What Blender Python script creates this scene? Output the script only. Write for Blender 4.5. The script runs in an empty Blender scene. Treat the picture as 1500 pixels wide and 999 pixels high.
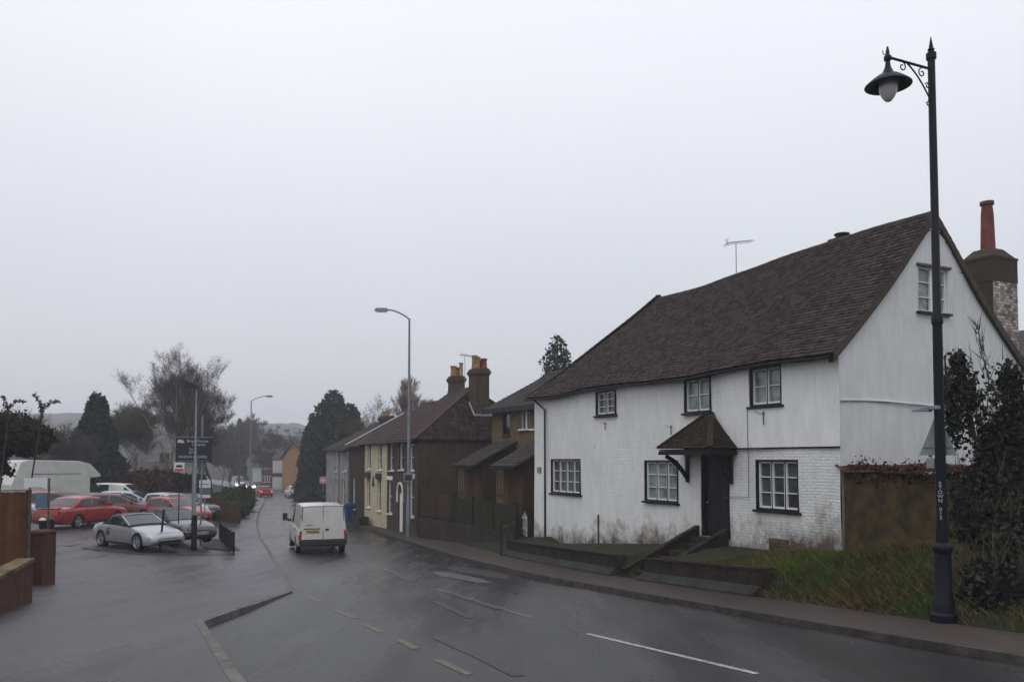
import bpy, bmesh, math, random
import numpy as np
from mathutils import Vector, Matrix, noise
from mathutils.bvhtree import BVHTree
R = math.radians
random.seed(7); RNG = np.random.default_rng(11)
SC = bpy.context.scene
COL = SC.collection

# ---------------------------------------------------------------- camera
F = 1200.0; PITCH = R(2.5); PY = 620.0
cam = bpy.data.cameras.new('camera'); camo = bpy.data.objects.new('camera', cam); COL.objects.link(camo)
camo.location = (0, 0, 0); camo.rotation_euler = (R(90) + PITCH, 0, 0)
cam.sensor_width = 36; cam.lens = 36 * F / 1500; cam.shift_y = (PY - 499.5) / 1500
cam.clip_start = .1; cam.clip_end = 4000
SC.camera = camo
SC.view_settings.view_transform = 'Standard'; SC.view_settings.look = 'None'
SC.view_settings.exposure = 0.28; SC.view_settings.gamma = 1; SC.view_settings.use_curve_mapping = False
# ---------------------------------------------------------------- world
W = bpy.data.worlds.new('World'); SC.world = W; W.use_nodes = True
nt = W.node_tree; nt.nodes.clear()
def N(nt, t, **kw):
    n = nt.nodes.new(t)
    for k, v in kw.items():
        if k in n.inputs.keys(): n.inputs[k].default_value = v
        else: setattr(n, k, v)
    return n
sky = N(nt, 'ShaderNodeTexSky', sky_type='NISHITA', sun_disc=False, sun_elevation=R(55), sun_rotation=R(-30), dust_density=4.0, air_density=1.0)
tc = N(nt, 'ShaderNodeTexCoord'); sp = N(nt, 'ShaderNodeSeparateXYZ')
nt.links.new(tc.outputs['Generated'], sp.inputs[0])
rmp = N(nt, 'ShaderNodeValToRGB')
cr = rmp.color_ramp
cr.elements[0].position = 0.0; cr.elements[0].color = (.56, .565, .597, 1)
cr.elements[1].position = .9; cr.elements[1].color = (.98, 1.0, 1.08, 1)
for p, c in ((.10, (.59, .60, .637, 1)), (.22, (.63, .65, .70, 1)), (.42, (.765, .782, .832, 1))):
    e = cr.elements.new(p); e.color = c
nt.links.new(sp.outputs['Z'], rmp.inputs[0])
nz = N(nt, 'ShaderNodeTexNoise', Scale=2.2, Detail=3.0, Roughness=.5)
nt.links.new(tc.outputs['Generated'], nz.inputs['Vector'])
mr = N(nt, 'ShaderNodeMapRange'); mr.inputs['To Min'].default_value = 9.5; mr.inputs['To Max'].default_value = 10.5
nt.links.new(nz.outputs[0], mr.inputs[0])
vm = N(nt, 'ShaderNodeVectorMath', operation='SCALE')
nt.links.new(rmp.outputs[0], vm.inputs[0]); nt.links.new(mr.outputs[0], vm.inputs['Scale'])
mx = N(nt, 'ShaderNodeMix', data_type='RGBA'); mx.inputs[0].default_value = .96
nt.links.new(sky.outputs[0], mx.inputs[6]); nt.links.new(vm.outputs[0], mx.inputs[7])
bg = N(nt, 'ShaderNodeBackground', Strength=.1); ow = N(nt, 'ShaderNodeOutputWorld')
nt.links.new(mx.outputs[2], bg.inputs[0]); nt.links.new(bg.outputs[0], ow.inputs[0])
# ---------------------------------------------------------------- weak diffuse sun under overcast
sl = bpy.data.lights.new('sun', 'SUN'); sl.energy = .5; sl.angle = R(40); sl.color = (1, .97, .93)
so = bpy.data.objects.new('sun', sl); COL.objects.link(so)
so.rotation_euler = (R(35), 0, R(-30))   # high, from behind-left
SC.cycles.use_denoising = True; SC.cycles.denoising_prefilter = 'ACCURATE'; SC.cycles.denoising_input_passes = 'RGB_ALBEDO_NORMAL'
SC.cycles.volume_bounces = 1; SC.cycles.max_bounces = 6; SC.cycles.diffuse_bounces = 3; SC.cycles.glossy_bounces = 3
SC.cycles.transparent_max_bounces = 8; SC.cycles.caustics_reflective = False; SC.cycles.caustics_refractive = False

# ================================================================ helpers
def proj(p):
    X, Y, Z = p; c, s = math.cos(PITCH), math.sin(PITCH)
    d = Y * c + Z * s
    return 750 + F * X / d, PY - F * (Z * c - Y * s) / d
def at(px, py, Y):
    """photo pixel at a known distance Y -> world point (used only to measure sizes)"""
    c, s = math.cos(PITCH), math.sin(PITCH)
    a = (px - 750) / F; b = (PY - py) / F
    d = Vector((a, c - b * s, s + b * c))
    return d * (Y / d.y)
def tag(o, label=None, cat=None, group=None, kind=None):
    if label: o['label'] = label
    if cat: o['category'] = cat
    if group: o['group'] = group
    if kind: o['kind'] = kind
    return o
def empty(name, loc, rz=0, **kw):
    o = bpy.data.objects.new(name, None); COL.objects.link(o)
    o.location = loc; o.rotation_euler = (0, 0, rz); o.empty_display_size = .2
    return tag(o, **kw)
def link(name, me, mat=None, parent=None):
    o = bpy.data.objects.new(name, me); COL.objects.link(o)
    if mat is not None and not me.materials:
        for m in (mat if isinstance(mat, (list, tuple)) else [mat]): me.materials.append(m)
    if parent is not None: o.parent = parent
    return o
def np_mesh(name, V, Fq, mat=None, parent=None, smooth=False):
    """V n x 3, Fq m x k (uniform polygons)"""
    me = bpy.data.meshes.new(name)
    V = np.asarray(V, dtype=np.float32); Fq = np.asarray(Fq, dtype=np.int32)
    m, k = Fq.shape
    me.vertices.add(len(V)); me.vertices.foreach_set('co', V.ravel())
    me.loops.add(m * k); me.loops.foreach_set('vertex_index', Fq.ravel())
    me.polygons.add(m); me.polygons.foreach_set('loop_start', np.arange(0, m * k, k, dtype=np.int32))
    me.update(calc_edges=True)
    if smooth: me.polygons.foreach_set('use_smooth', np.ones(m, dtype=bool))
    return link(name, me, mat, parent)
class MB:
    def __init__(s): s.v = []; s.f = []
    def poly(s, pts):
        n = len(s.v); s.v += [tuple(p) for p in pts]; s.f.append(tuple(range(n, n + len(pts)))); return s
    def hexa(s, b, t):
        """b, t: four bottom points and four top points, same order (ccw from above)"""
        n = len(s.v); s.v += [tuple(p) for p in b] + [tuple(p) for p in t]
        s.f += [(n+3, n+2, n+1, n), (n+4, n+5, n+6, n+7)]
        for i in range(4):
            j = (i + 1) % 4; s.f.append((n+i, n+j, n+4+j, n+4+i))
        return s
    def box(s, x0, x1, y0, y1, z0, z1):
        return s.hexa([(x0,y0,z0),(x1,y0,z0),(x1,y1,z0),(x0,y1,z0)], [(x0,y0,z1),(x1,y0,z1),(x1,y1,z1),(x0,y1,z1)])
    def bar(s, a, b, w, h=None, up=(0,0,1)):
        a = Vector(a); b = Vector(b); d = (b - a).normalized(); h = h or w
        upv = Vector(up)
        if abs(d.dot(upv)) > .95: upv = Vector((0, 1, 0)) if abs(d.y) < .9 else Vector((1, 0, 0))
        r = d.cross(upv).normalized() * w / 2; u = r.cross(d).normalized() * h / 2
        return s.hexa([a-r-u, a+r-u, b+r-u, b-r-u], [a-r+u, a+r+u, b+r+u, b-r+u])
    def tube(s, pts, rad, n=8, cap=True):
        pts = [Vector(p) for p in pts]
        if not isinstance(rad, (list, tuple)): rad = [rad] * len(pts)
        base = len(s.v); ref = None
        for i, p in enumerate(pts):
            d = (pts[min(i+1, len(pts)-1)] - pts[max(i-1, 0)]).normalized()
            if ref is None:
                ref = d.cross(Vector((0, 0, 1)))
                if ref.length < .1: ref = Vector((1, 0, 0))
            r = (ref - d * ref.dot(d)).normalized(); ref = r; q = d.cross(r)
            for k in range(n):
                a = 2 * math.pi * k / n
                s.v.append(tuple(p + (r * math.cos(a) + q * math.sin(a)) * rad[i]))
        for i in range(len(pts) - 1):
            for k in range(n):
                a = base + i*n + k; b = base + i*n + (k+1) % n
                s.f.append((a, b, b + n, a + n))
        if cap:
            s.f.append(tuple(base + k for k in range(n-1, -1, -1)))
            s.f.append(tuple(base + (len(pts)-1)*n + k for k in range(n)))
        return s
    def lathe(s, prof, c=(0,0,0), n=16, axis='z'):
        """prof: (r, h) list"""
        base = len(s.v)
        for r, h in prof:
            for k in range(n):
                a = 2 * math.pi * k / n; x, y = r*math.cos(a), r*math.sin(a)
                p = (x, y, h) if axis == 'z' else ((x, h, y) if axis == 'y' else (h, x, y))
                s.v.append((c[0]+p[0], c[1]+p[1], c[2]+p[2]))
        for i in range(len(prof)-1):
            for k in range(n):
                a = base+i*n+k; b = base+i*n+(k+1) % n
                s.f.append((a, b, b+n, a+n))
        s.f.append(tuple(base+k for k in range(n-1, -1, -1))); s.f.append(tuple(base+(len(prof)-1)*n+k for k in range(n)))
        return s
    def build(s, name, mat, parent=None, smooth=None, bevel=0, fix=True):
        me = bpy.data.meshes.new(name); me.from_pydata(s.v, [], s.f); me.update()
        if fix or bevel:
            bm = bmesh.new(); bm.from_mesh(me)
            bmesh.ops.recalc_face_normals(bm, faces=bm.faces)
            if bevel:
                bmesh.ops.bevel(bm, geom=[e for e in bm.edges], offset=bevel, segments=2, affect='EDGES', profile=.6)
            bm.to_mesh(me); bm.free()
        if smooth:
            me.polygons.foreach_set('use_smooth', [True] * len(me.polygons))
            try: me.set_sharp_from_angle(angle=R(smooth))
            except Exception: pass
        return link(name, me, mat, parent)
def copy_tree(o, parent=None):
    c = o.copy(); COL.objects.link(c)
    if parent is not None: c.parent = parent
    for ch in [x for x in bpy.data.objects if x.parent == o]: copy_tree(ch, c)
    return c
def text(name, s, size, loc, rot, mat, parent, align='CENTER'):
    cu = bpy.data.curves.new(name, 'FONT'); cu.body = s; cu.size = size; cu.align_x = align; cu.align_y = 'CENTER'; cu.extrude = .002
    cu.materials.append(mat)
    t_ = bpy.data.objects.new(name, cu); COL.objects.link(t_)
    me = bpy.data.meshes.new_from_object(t_.evaluated_get(bpy.context.evaluated_depsgraph_get())); bpy.data.objects.remove(t_)
    o = link(name, me, None, parent); o.location = loc; o.rotation_euler = rot
    return o

# ================================================================ materials
def mat(name, col, rough=.8, metal=0, spec=.4, var=0, vscale=3.0, bump=0, bscale=20, coat=0, emit=None, es=1, alpha=1, col2=None, v2scale=None, island=0, detail=6):
    m = bpy.data.materials.new(name); m.use_nodes = True; t = m.node_tree
    b = t.nodes['Principled BSDF']
    b.inputs['Base Color'].default_value = (*col, 1); b.inputs['Roughness'].default_value = rough
    if rough > .6 and spec == .4: spec = .15
    b.inputs['Metallic'].default_value = metal; b.inputs['Specular IOR Level'].default_value = spec
    if coat: b.inputs['Coat Weight'].default_value = coat; b.inputs['Coat Roughness'].default_value = .06
    if emit: b.inputs['Emission Color'].default_value = (*emit, 1); b.inputs['Emission Strength'].default_value = es
    tc = N(t, 'ShaderNodeTexCoord')
    src = None
    if var or col2:
        n = N(t, 'ShaderNodeTexNoise', Scale=vscale, Detail=float(detail), Roughness=.6)
        t.links.new(tc.outputs['Object'], n.inputs['Vector'])
        r = N(t, 'ShaderNodeValToRGB')
        c2 = col2 or tuple(max(0, c * (1 - var)) for c in col); c1 = col if col2 else tuple(c * (1 + var) for c in col)
        r.color_ramp.elements[0].position = .36; r.color_ramp.elements[0].color = (*c2, 1)
        r.color_ramp.elements[1].position = .64; r.color_ramp.elements[1].color = (*c1, 1)
        t.links.new(n.outputs[0], r.inputs[0]); src = r.outputs[0]
    if island:
        g = N(t, 'ShaderNodeNewGeometry')
        mrg = N(t, 'ShaderNodeMapRange'); mrg.inputs['To Min'].default_value = 1 - island; mrg.inputs['To Max'].default_value = 1 + island
        t.links.new(g.outputs['Random Per Island'], mrg.inputs[0])
        v = N(t, 'ShaderNodeVectorMath', operation='SCALE')
        if src: t.links.new(src, v.inputs[0])
        else: v.inputs[0].default_value = col
        t.links.new(mrg.outputs[0], v.inputs['Scale']); src = v.outputs[0]
    if src: t.links.new(src, b.inputs['Base Color'])
    if bump:
        n2 = N(t, 'ShaderNodeTexNoise', Scale=float(bscale), Detail=5.0, Roughness=.6)
        t.links.new(tc.outputs['Object'], n2.inputs['Vector'])
        bp = N(t, 'ShaderNodeBump', Strength=bump, Distance=.02)
        t.links.new(n2.outputs[0], bp.inputs['Height']); t.links.new(bp.outputs[0], b.inputs['Normal'])
    return m

def brick_mat(name, c1, c2, mortar, bw=.225, bh=.075, ms=.01, bump=.6, rough=.85, var=.25, stain=None, stain_h=None, strong=None):
    m = bpy.data.materials.new(name); m.use_nodes = True; t = m.node_tree; b = t.nodes['Principled BSDF']
    b.inputs['Roughness'].default_value = rough; b.inputs['Specular IOR Level'].default_value = .12
    tc = N(t, 'ShaderNodeTexCoord'); s = N(t, 'ShaderNodeSeparateXYZ'); t.links.new(tc.outputs['Object'], s.inputs[0])
    sn = N(t, 'ShaderNodeSeparateXYZ'); t.links.new(tc.outputs['Normal'], sn.inputs[0])
    ab = N(t, 'ShaderNodeMath', operation='ABSOLUTE'); t.links.new(sn.outputs['X'], ab.inputs[0])
    gt = N(t, 'ShaderNodeMath', operation='GREATER_THAN'); gt.inputs[1].default_value = .6; t.links.new(ab.outputs[0], gt.inputs[0])
    mxn = N(t, 'ShaderNodeMix', data_type='FLOAT'); t.links.new(gt.outputs[0], mxn.inputs[0]); t.links.new(s.outputs['X'], mxn.inputs[2]); t.links.new(s.outputs['Y'], mxn.inputs[3])
    cb = N(t, 'ShaderNodeCombineXYZ'); t.links.new(mxn.outputs[0], cb.inputs[0]); t.links.new(s.outputs['Z'], cb.inputs[1])
    wn = N(t, 'ShaderNodeTexNoise', Scale=1.3, Detail=2.0); t.links.new(tc.outputs['Object'], wn.inputs['Vector'])
    wv = N(t, 'ShaderNodeVectorMath', operation='SCALE'); wv.inputs['Scale'].default_value = .05; t.links.new(wn.outputs['Color'], wv.inputs[0])
    ad = N(t, 'ShaderNodeVectorMath', operation='ADD'); t.links.new(cb.outputs[0], ad.inputs[0]); t.links.new(wv.outputs[0], ad.inputs[1])
    br = N(t, 'ShaderNodeTexBrick'); br.inputs['Scale'].default_value = 1; br.inputs['Brick Width'].default_value = bw; br.inputs['Row Height'].default_value = bh
    br.inputs['Mortar Size'].default_value = ms; br.inputs['Mortar Smooth'].default_value = .3; br.inputs['Color1'].default_value = (*c1, 1); br.inputs['Color2'].default_value = (*c2, 1); br.inputs['Mortar'].default_value = (*mortar, 1)
    t.links.new(ad.outputs[0], br.inputs['Vector'])
    n = N(t, 'ShaderNodeTexNoise', Scale=2.4, Detail=9.0, Roughness=.7); smp = N(t, 'ShaderNodeMapping'); smp.inputs['Scale'].default_value = (1.6, 1.6, .45); t.links.new(tc.outputs['Object'], smp.inputs[0]); t.links.new(smp.outputs[0], n.inputs['Vector'])
    mrg = N(t, 'ShaderNodeMapRange'); mrg.inputs['From Min'].default_value = .3; mrg.inputs['From Max'].default_value = .7; mrg.inputs['To Min'].default_value = 1-var; mrg.inputs['To Max'].default_value = 1+var
    t.links.new(n.outputs[0], mrg.inputs[0])
    v = N(t, 'ShaderNodeVectorMath', operation='SCALE'); t.links.new(br.outputs['Color'], v.inputs[0]); t.links.new(mrg.outputs[0], v.inputs['Scale'])
    src = v.outputs[0]
    if stain:
        # splashed dirt near the ground, patchy; stain_h = (z where full, z where gone)
        mp = N(t, 'ShaderNodeMapRange'); mp.inputs['From Min'].default_value = stain_h[0]; mp.inputs['From Max'].default_value = stain_h[1]; mp.inputs['To Min'].default_value = 1.0; mp.inputs['To Max'].default_value = 0.0
        hz = N(t, 'ShaderNodeMath', operation='MULTIPLY_ADD')   # base line falls along the wall
        t.links.new(s.outputs['Y'], hz.inputs[0]); hz.inputs[1].default_value = .082; t.links.new(s.outputs['Z'], hz.inputs[2])
        t.links.new(hz.outputs[0], mp.inputs[0])
        n3 = N(t, 'ShaderNodeTexNoise', Scale=1.1, Detail=9.0, Roughness=.72); t.links.new(tc.outputs['Object'], n3.inputs['Vector'])
        g3 = N(t, 'ShaderNodeMath', operation='MULTIPLY'); g3.inputs[1].default_value = 2.2; t.links.new(n3.outputs[0], g3.inputs[0]); a3 = N(t, 'ShaderNodeMath', operation='MULTIPLY_ADD'); a3.inputs[1].default_value = 1.1; t.links.new(mp.outputs[0], a3.inputs[0]); t.links.new(g3.outputs[0], a3.inputs[2])
        m3 = N(t, 'ShaderNodeMapRange'); m3.inputs['From Min'].default_value = 1.38; m3.inputs['From Max'].default_value = 2.0; t.links.new(a3.outputs[0], m3.inputs[0])
        mm = N(t, 'ShaderNodeMix', data_type='RGBA'); t.links.new(m3.outputs[0], mm.inputs[0]); t.links.new(src, mm.inputs[6]); mm.inputs[7].default_value = (*stain, 1)
        src = mm.outputs[2]
    t.links.new(src, b.inputs['Base Color'])
    n2 = N(t, 'ShaderNodeTexNoise', Scale=14.0, Detail=4.0); t.links.new(tc.outputs['Object'], n2.inputs['Vector'])
    am = N(t, 'ShaderNodeMath', operation='MULTIPLY_ADD'); am.inputs[1].default_value = -.8; t.links.new(br.outputs['Fac'], am.inputs[0]); t.links.new(n2.outputs[0], am.inputs[2])
    bp = N(t, 'ShaderNodeBump', Strength=bump, Distance=.02); t.links.new(am.outputs[0], bp.inputs['Height']); t.links.new(bp.outputs[0], b.inputs['Normal'])
    n4 = N(t, 'ShaderNodeTexNoise', Scale=.7, Detail=3.0); t.links.new(tc.outputs['Object'], n4.inputs['Vector'])
    m4 = N(t, 'ShaderNodeMapRange'); m4.inputs['From Min'].default_value = .38; m4.inputs['From Max'].default_value = .62; m4.inputs['To Min'].default_value = bump*.25; m4.inputs['To Max'].default_value = bump*1.15
    t.links.new(n4.outputs[0], m4.inputs[0]); so_ = m4.outputs[0]
    if strong:   # the part of the wall where the brick was never rendered over
        l1 = N(t, 'ShaderNodeMath', operation='LESS_THAN'); t.links.new(s.outputs['Y'], l1.inputs[0]); l1.inputs[1].default_value = strong[0]
        l2 = N(t, 'ShaderNodeMath', operation='MULTIPLY'); t.links.new(l1.outputs[0], l2.inputs[0]); l2.inputs[1].default_value = strong[1]
        l3 = N(t, 'ShaderNodeMath', operation='MAXIMUM'); t.links.new(l2.outputs[0], l3.inputs[0]); t.links.new(so_, l3.inputs[1]); so_ = l3.outputs[0]
    t.links.new(so_, bp.inputs['Strength'])
    return m

def plank_mat(name, c1, c2, w=.12, horiz=False, rough=.8):
    return brick_mat(name, c1, c2, tuple(c * .3 for c in c1), bw=(3 if horiz else w), bh=(w if horiz else 3.0), ms=.008, bump=.5, var=.35, rough=rough)

def asphalt_mat(name, base, rlo, rhi, spec=.5, patch=.35, crack=.0):
    m = bpy.data.materials.new(name); m.use_nodes = True; t = m.node_tree; b = t.nodes['Principled BSDF']
    b.inputs['Specular IOR Level'].default_value = spec
    def MR(src, a, b_, c, d):
        r = N(t, 'ShaderNodeMapRange'); r.inputs['From Min'].default_value = a; r.inputs['From Max'].default_value = b_; r.inputs['To Min'].default_value = c; r.inputs['To Max'].default_value = d
        t.links.new(src, r.inputs[0]); return r.outputs[0]
    def MU(a, b_, op='MULTIPLY'):
        n = N(t, 'ShaderNodeMath', operation=op); t.links.new(a, n.inputs[0]); t.links.new(b_, n.inputs[1]); return n.outputs[0]
    tc = N(t, 'ShaderNodeTexCoord')
    mp = N(t, 'ShaderNodeMapping'); mp.inputs['Rotation'].default_value = (0, 0, R(-24)); mp.inputs['Scale'].default_value = (1.0, .16, 1)
    t.links.new(tc.outputs['Object'], mp.inputs[0])
    def NZ(sc, det, ro, vec=None):
        n = N(t, 'ShaderNodeTexNoise', Scale=float(sc), Detail=float(det), Roughness=ro); t.links.new(vec or tc.outputs['Object'], n.inputs['Vector']); return n.outputs[0]
    n1 = NZ(1.1, 7, .62, mp.outputs[0]); n2 = NZ(70, 3, .8); n3 = NZ(.35, 5, .55); n5 = NZ(6, 6, .75); n6 = NZ(22, 3, .7)
    mu = MU(MU(MR(n1, .35, .65, 1-patch, 1+patch), MR(n2, .3, .7, .45, 1.8)), MU(MR(n5, .35, .65, .86, 1.14), MR(n6, .3, .7, .72, 1.32)))
    vo = N(t, 'ShaderNodeTexVoronoi', feature='DISTANCE_TO_EDGE'); vo.inputs['Scale'].default_value = .42
    wn = N(t, 'ShaderNodeTexNoise', Scale=2.5, Detail=5.0, Roughness=.7); t.links.new(tc.outputs['Object'], wn.inputs['Vector'])
    wv = N(t, 'ShaderNodeVectorMath', operation='SCALE'); wv.inputs['Scale'].default_value = .9; t.links.new(wn.outputs['Color'], wv.inputs[0])
    av_ = N(t, 'ShaderNodeVectorMath', operation='ADD'); t.links.new(tc.outputs['Object'], av_.inputs[0]); t.links.new(wv.outputs[0], av_.inputs[1]); t.links.new(av_.outputs[0], vo.inputs['Vector'])
    ck = MR(vo.outputs['Distance'], .0, .012, 1 - .6*crack, 1.0)
    mu = MU(mu, MR(MU(ck, MR(n3, .45, .55, 0, 1), 'ADD'), .4, 1, .45, 1) if crack else ck)
    v = N(t, 'ShaderNodeVectorMath', operation='SCALE'); v.inputs[0].default_value = base; t.links.new(mu, v.inputs['Scale'])
    t.links.new(v.outputs[0], b.inputs['Base Color'])
    n7 = NZ(.5, 6, .55, mp.outputs[0]); hf = MU(MU(n1, n7, 'ADD'), MR(n5, 0, 1, -.06, .06), 'ADD')
    t.links.new(MR(hf, .78, 1.22, rlo, rhi), b.inputs['Roughness'])
    hh = MU(n2, MU(n6, n6, 'MULTIPLY'), 'ADD')
    bp = N(t, 'ShaderNodeBump', Strength=.55, Distance=.008); t.links.new(hh, bp.inputs['Height']); bp.inputs['Strength'].default_value = .7; t.links.new(bp.outputs[0], b.inputs['Normal'])
    return m

M = {}
M['road'] = asphalt_mat('wet_road', (.015, .0145, .016), .15, .42, spec=.45, patch=.5, crack=.4)
M['pave_l'] = asphalt_mat('wet_forecourt', (.034, .030, .035), .20, .50, spec=.42, patch=.32, crack=.35)
M['pave_r'] = asphalt_mat('brown_pavement', (.042, .032, .028), .55, .85, spec=.15, patch=.25)
M['patch'] = mat('concrete_patch', (.050, .050, .049), .45, var=.35, vscale=4, bump=.2, bscale=60)
M['darkpatch'] = mat('tarmac_patch', (.014, .014, .015), .4, var=.3, vscale=4, bump=.2, bscale=60)
M['kerb'] = mat('kerb_concrete', (.12, .11, .105), .8, var=.35, vscale=4, bump=.3, bscale=40)
M['kerb_r'] = mat('kerb_concrete_dirty', (.055, .048, .045), .8, var=.35, vscale=4, bump=.3, bscale=40)
def paint_mat(name, col, thr=.5):
    m = bpy.data.materials.new(name); m.use_nodes = True; t = m.node_tree; b = t.nodes['Principled BSDF']; b.inputs['Roughness'].default_value = .5
    tc = N(t, 'ShaderNodeTexCoord'); n = N(t, 'ShaderNodeTexNoise', Scale=22.0, Detail=5.0, Roughness=.75); t.links.new(tc.outputs['Object'], n.inputs['Vector'])
    r = N(t, 'ShaderNodeMapRange'); r.inputs['From Min'].default_value = thr - .1; r.inputs['From Max'].default_value = thr + .12; t.links.new(n.outputs[0], r.inputs[0])
    mm = N(t, 'ShaderNodeMix', data_type='RGBA'); t.links.new(r.outputs[0], mm.inputs[0]); mm.inputs[6].default_value = (.035, .034, .036, 1); mm.inputs[7].default_value = (*col, 1)
    t.links.new(mm.outputs[2], b.inputs['Base Color']); return m
M['line'] = paint_mat('white_line_paint', (.40, .40, .375), .46)
M['line_worn'] = paint_mat('worn_line_paint', (.20, .195, .185), .55)
M['yellow'] = paint_mat('yellow_line_paint', (.21, .14, .035), .55)
M['grass'] = mat('rough_grass_soil', (.030, .036, .014), .95, col2=(.022, .018, .012), vscale=1.2, bump=.8, bscale=18)
M['blade'] = mat('grass_blade', (.085, .125, .020), .8, col2=(.065, .058, .022), vscale=1.1, island=.4)
M['straw'] = mat('dead_grass_blade', (.15, .10, .05), .85, var=.3, vscale=2, island=.45)
M['vergesoil'] = mat('mossy_dark_soil', (.024, .022, .014), .95, col2=(.020, .026, .011), vscale=1.6, bump=.8, bscale=14)
M['soil'] = mat('damp_soil', (.032, .026, .019), .95, col2=(.022, .026, .012), vscale=2, bump=.8, bscale=18)
M['plaster'] = brick_mat('white_render', (.70, .70, .69), (.67, .67, .66), (.60, .60, .60), bw=3.1, bh=1.9, ms=.003, bump=.25, var=.10)
M['whitebrick'] = brick_mat('white_painted_brick', (.71, .71, .69), (.68, .68, .66), (.60, .60, .585), bump=.5, var=.10, ms=.012, stain=(.11, .085, .065), stain_h=(-2.5, -.9), strong=(4.0, .9))
M['gable'] = brick_mat('stained_white_render', (.61, .62, .615), (.58, .59, .585), (.57, .575, .57), bw=4.3, bh=2.7, ms=.003, bump=.3, var=.11)
M['brown_brick'] = brick_mat('brown_stock_brick', (.082, .058, .038), (.060, .042, .028), (.05, .042, .035), bump=.4, var=.4)
M['brown_brick2'] = brick_mat('dark_brown_brick', (.055, .040, .028), (.04, .028, .02), (.05, .042, .035), bump=.4, var=.3)
M['yellow_render'] = mat('cream_yellow_render', (.46, .405, .275), .8, var=.08, vscale=1.5, bump=.15)
M['pale_render'] = mat('pale_grey_render', (.25, .245, .26), .8, var=.2, vscale=1.5, bump=.15)
M['pink_render'] = mat('faded_pink_render', (.27, .235, .225), .8, var=.2, vscale=1.5, bump=.15)
M['yellow_brick'] = brick_mat('yellow_brown_brick', (.135, .088, .044), (.105, .068, .035), (.14, .10, .06), bump=.4, var=.25)
M['porch_brick'] = brick_mat('red_brown_brick', (.065, .035, .022), (.05, .028, .018), (.05, .038, .03), bump=.4, var=.3)
M['red_brick'] = brick_mat('red_brick', (.105, .042, .03), (.075, .035, .026), (.07, .055, .045), bump=.7, var=.35)
M['dark_brick'] = brick_mat('mossy_dark_brick', (.040, .026, .022), (.024, .018, .015), (.02, .018, .016), bump=1.0, var=.5)
M['plinth'] = mat('grey_concrete_plinth', (.030, .030, .027), .85, var=.35, vscale=2.5, bump=.3)
M['cob'] = mat('cob_and_flint', (.125, .085, .036), .95, col2=(.045, .036, .024), vscale=2.6, bump=1.0, bscale=7, detail=10)
M['tile'] = mat('clay_peg_tile', (.092, .069, .063), .85, col2=(.046, .036, .035), vscale=9, island=.38, bump=.3, bscale=30)
M['tile2'] = mat('red_brown_tile', (.062, .036, .030), .75, col2=(.040, .026, .024), vscale=1.6, island=.3)
M['tile3'] = mat('grey_concrete_tile', (.055, .044, .043), .75, col2=(.036, .030, .030), vscale=1.6, island=.2)
M['moss_tile'] = mat('mossy_porch_tile', (.040, .022, .016), .85, col2=(.022, .022, .012), vscale=5, island=.4)
M['ridge'] = mat('ridge_tile_lichen', (.075, .060, .048), .9, col2=(.045, .042, .026), vscale=6, island=.2)
M['deck'] = mat('roof_felt', (.02, .018, .017), .9)
M['black'] = mat('black_paint', (.010, .010, .012), .45, spec=.2)
M['black_rough'] = mat('black_timber', (.014, .012, .012), .7, bump=.3)
M['white'] = mat('white_gloss_paint', (.72, .72, .70), .4)
M['lead'] = mat('lead_flashing', (.33, .34, .37), .5, metal=.3)
M['grey_metal'] = mat('galvanised_steel', (.22, .24, .26), .5, metal=.5, var=.15, vscale=3)
M['lamp_grey'] = mat('painted_steel_grey_blue', (.16, .19, .22), .5, metal=.2, var=.15)
M['lamp_black'] = mat('dark_blue_black_paint', (.006, .006, .013), .5, spec=.18)
M['pot_buff'] = mat('buff_clay_pot', (.26, .16, .085), .85, var=.3, vscale=5)
M['pot_red'] = mat('red_clay_pot', (.22, .045, .035), .8, var=.25, vscale=5)
M['pot_tall'] = mat('tall_red_pot', (.15, .042, .040), .7, var=.25, vscale=3)
M['fence_red'] = plank_mat('red_brown_fence_board', (.055, .033, .022), (.042, .027, .018))
M['fence_green'] = plank_mat('green_brown_fence_board', (.030, .028, .016), (.024, .021, .013))
M['fence_near'] = plank_mat('stained_fence_board', (.115, .048, .020), (.09, .038, .016), w=.14)
M['wood'] = mat('weathered_timber', (.09, .07, .05), .85, var=.3, vscale=4)
M['chrome'] = mat('chrome', (.6, .6, .62), .2, metal=1)
M['rubber'] = mat('tyre_rubber', (.012, .012, .012), .7)
M['alloy'] = mat('alloy_rim', (.42, .43, .45), .3, metal=.7)
M['cartrim'] = mat('black_plastic', (.016, .016, .018), .5)
M['carglass'] = mat('tinted_car_glass', (.018, .026, .027), .06, spec=.5)
M['lens'] = mat('headlamp_lens', (.22, .25, .25), .12, spec=.8)
M['lens_on'] = mat('headlamp_lit', (.9, .9, .85), .2, emit=(1, .96, .85), es=14)
M['tail'] = mat('tail_lamp_red', (.28, .012, .012), .2, spec=.6)
M['tail_on'] = mat('tail_lamp_lit', (.5, .02, .02), .2, emit=(1, .04, .04), es=1.5)
M['amber'] = mat('amber_lens', (.55, .18, .03), .25)
M['plate_y'] = mat('yellow_number_plate', (.50, .34, .05), .4)
M['plate_w'] = mat('white_number_plate', (.5, .5, .5), .4)
M['signblack'] = mat('black_sign_face', (.010, .011, .018), .4)
M['signwhite'] = mat('white_sign_face', (.6, .6, .6), .4)
M['signgrey'] = mat('grey_sign_back', (.20, .23, .22), .5, metal=.2)
M['signred'] = mat('red_sign_face', (.45, .04, .05), .4)
M['signblue'] = mat('blue_sign_face', (.07, .13, .19), .4)
M['letters'] = mat('white_lettering', (.45, .46, .5), .5)
M['bark'] = mat('bark', (.045, .036, .028), .95, var=.3, vscale=3)
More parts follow.
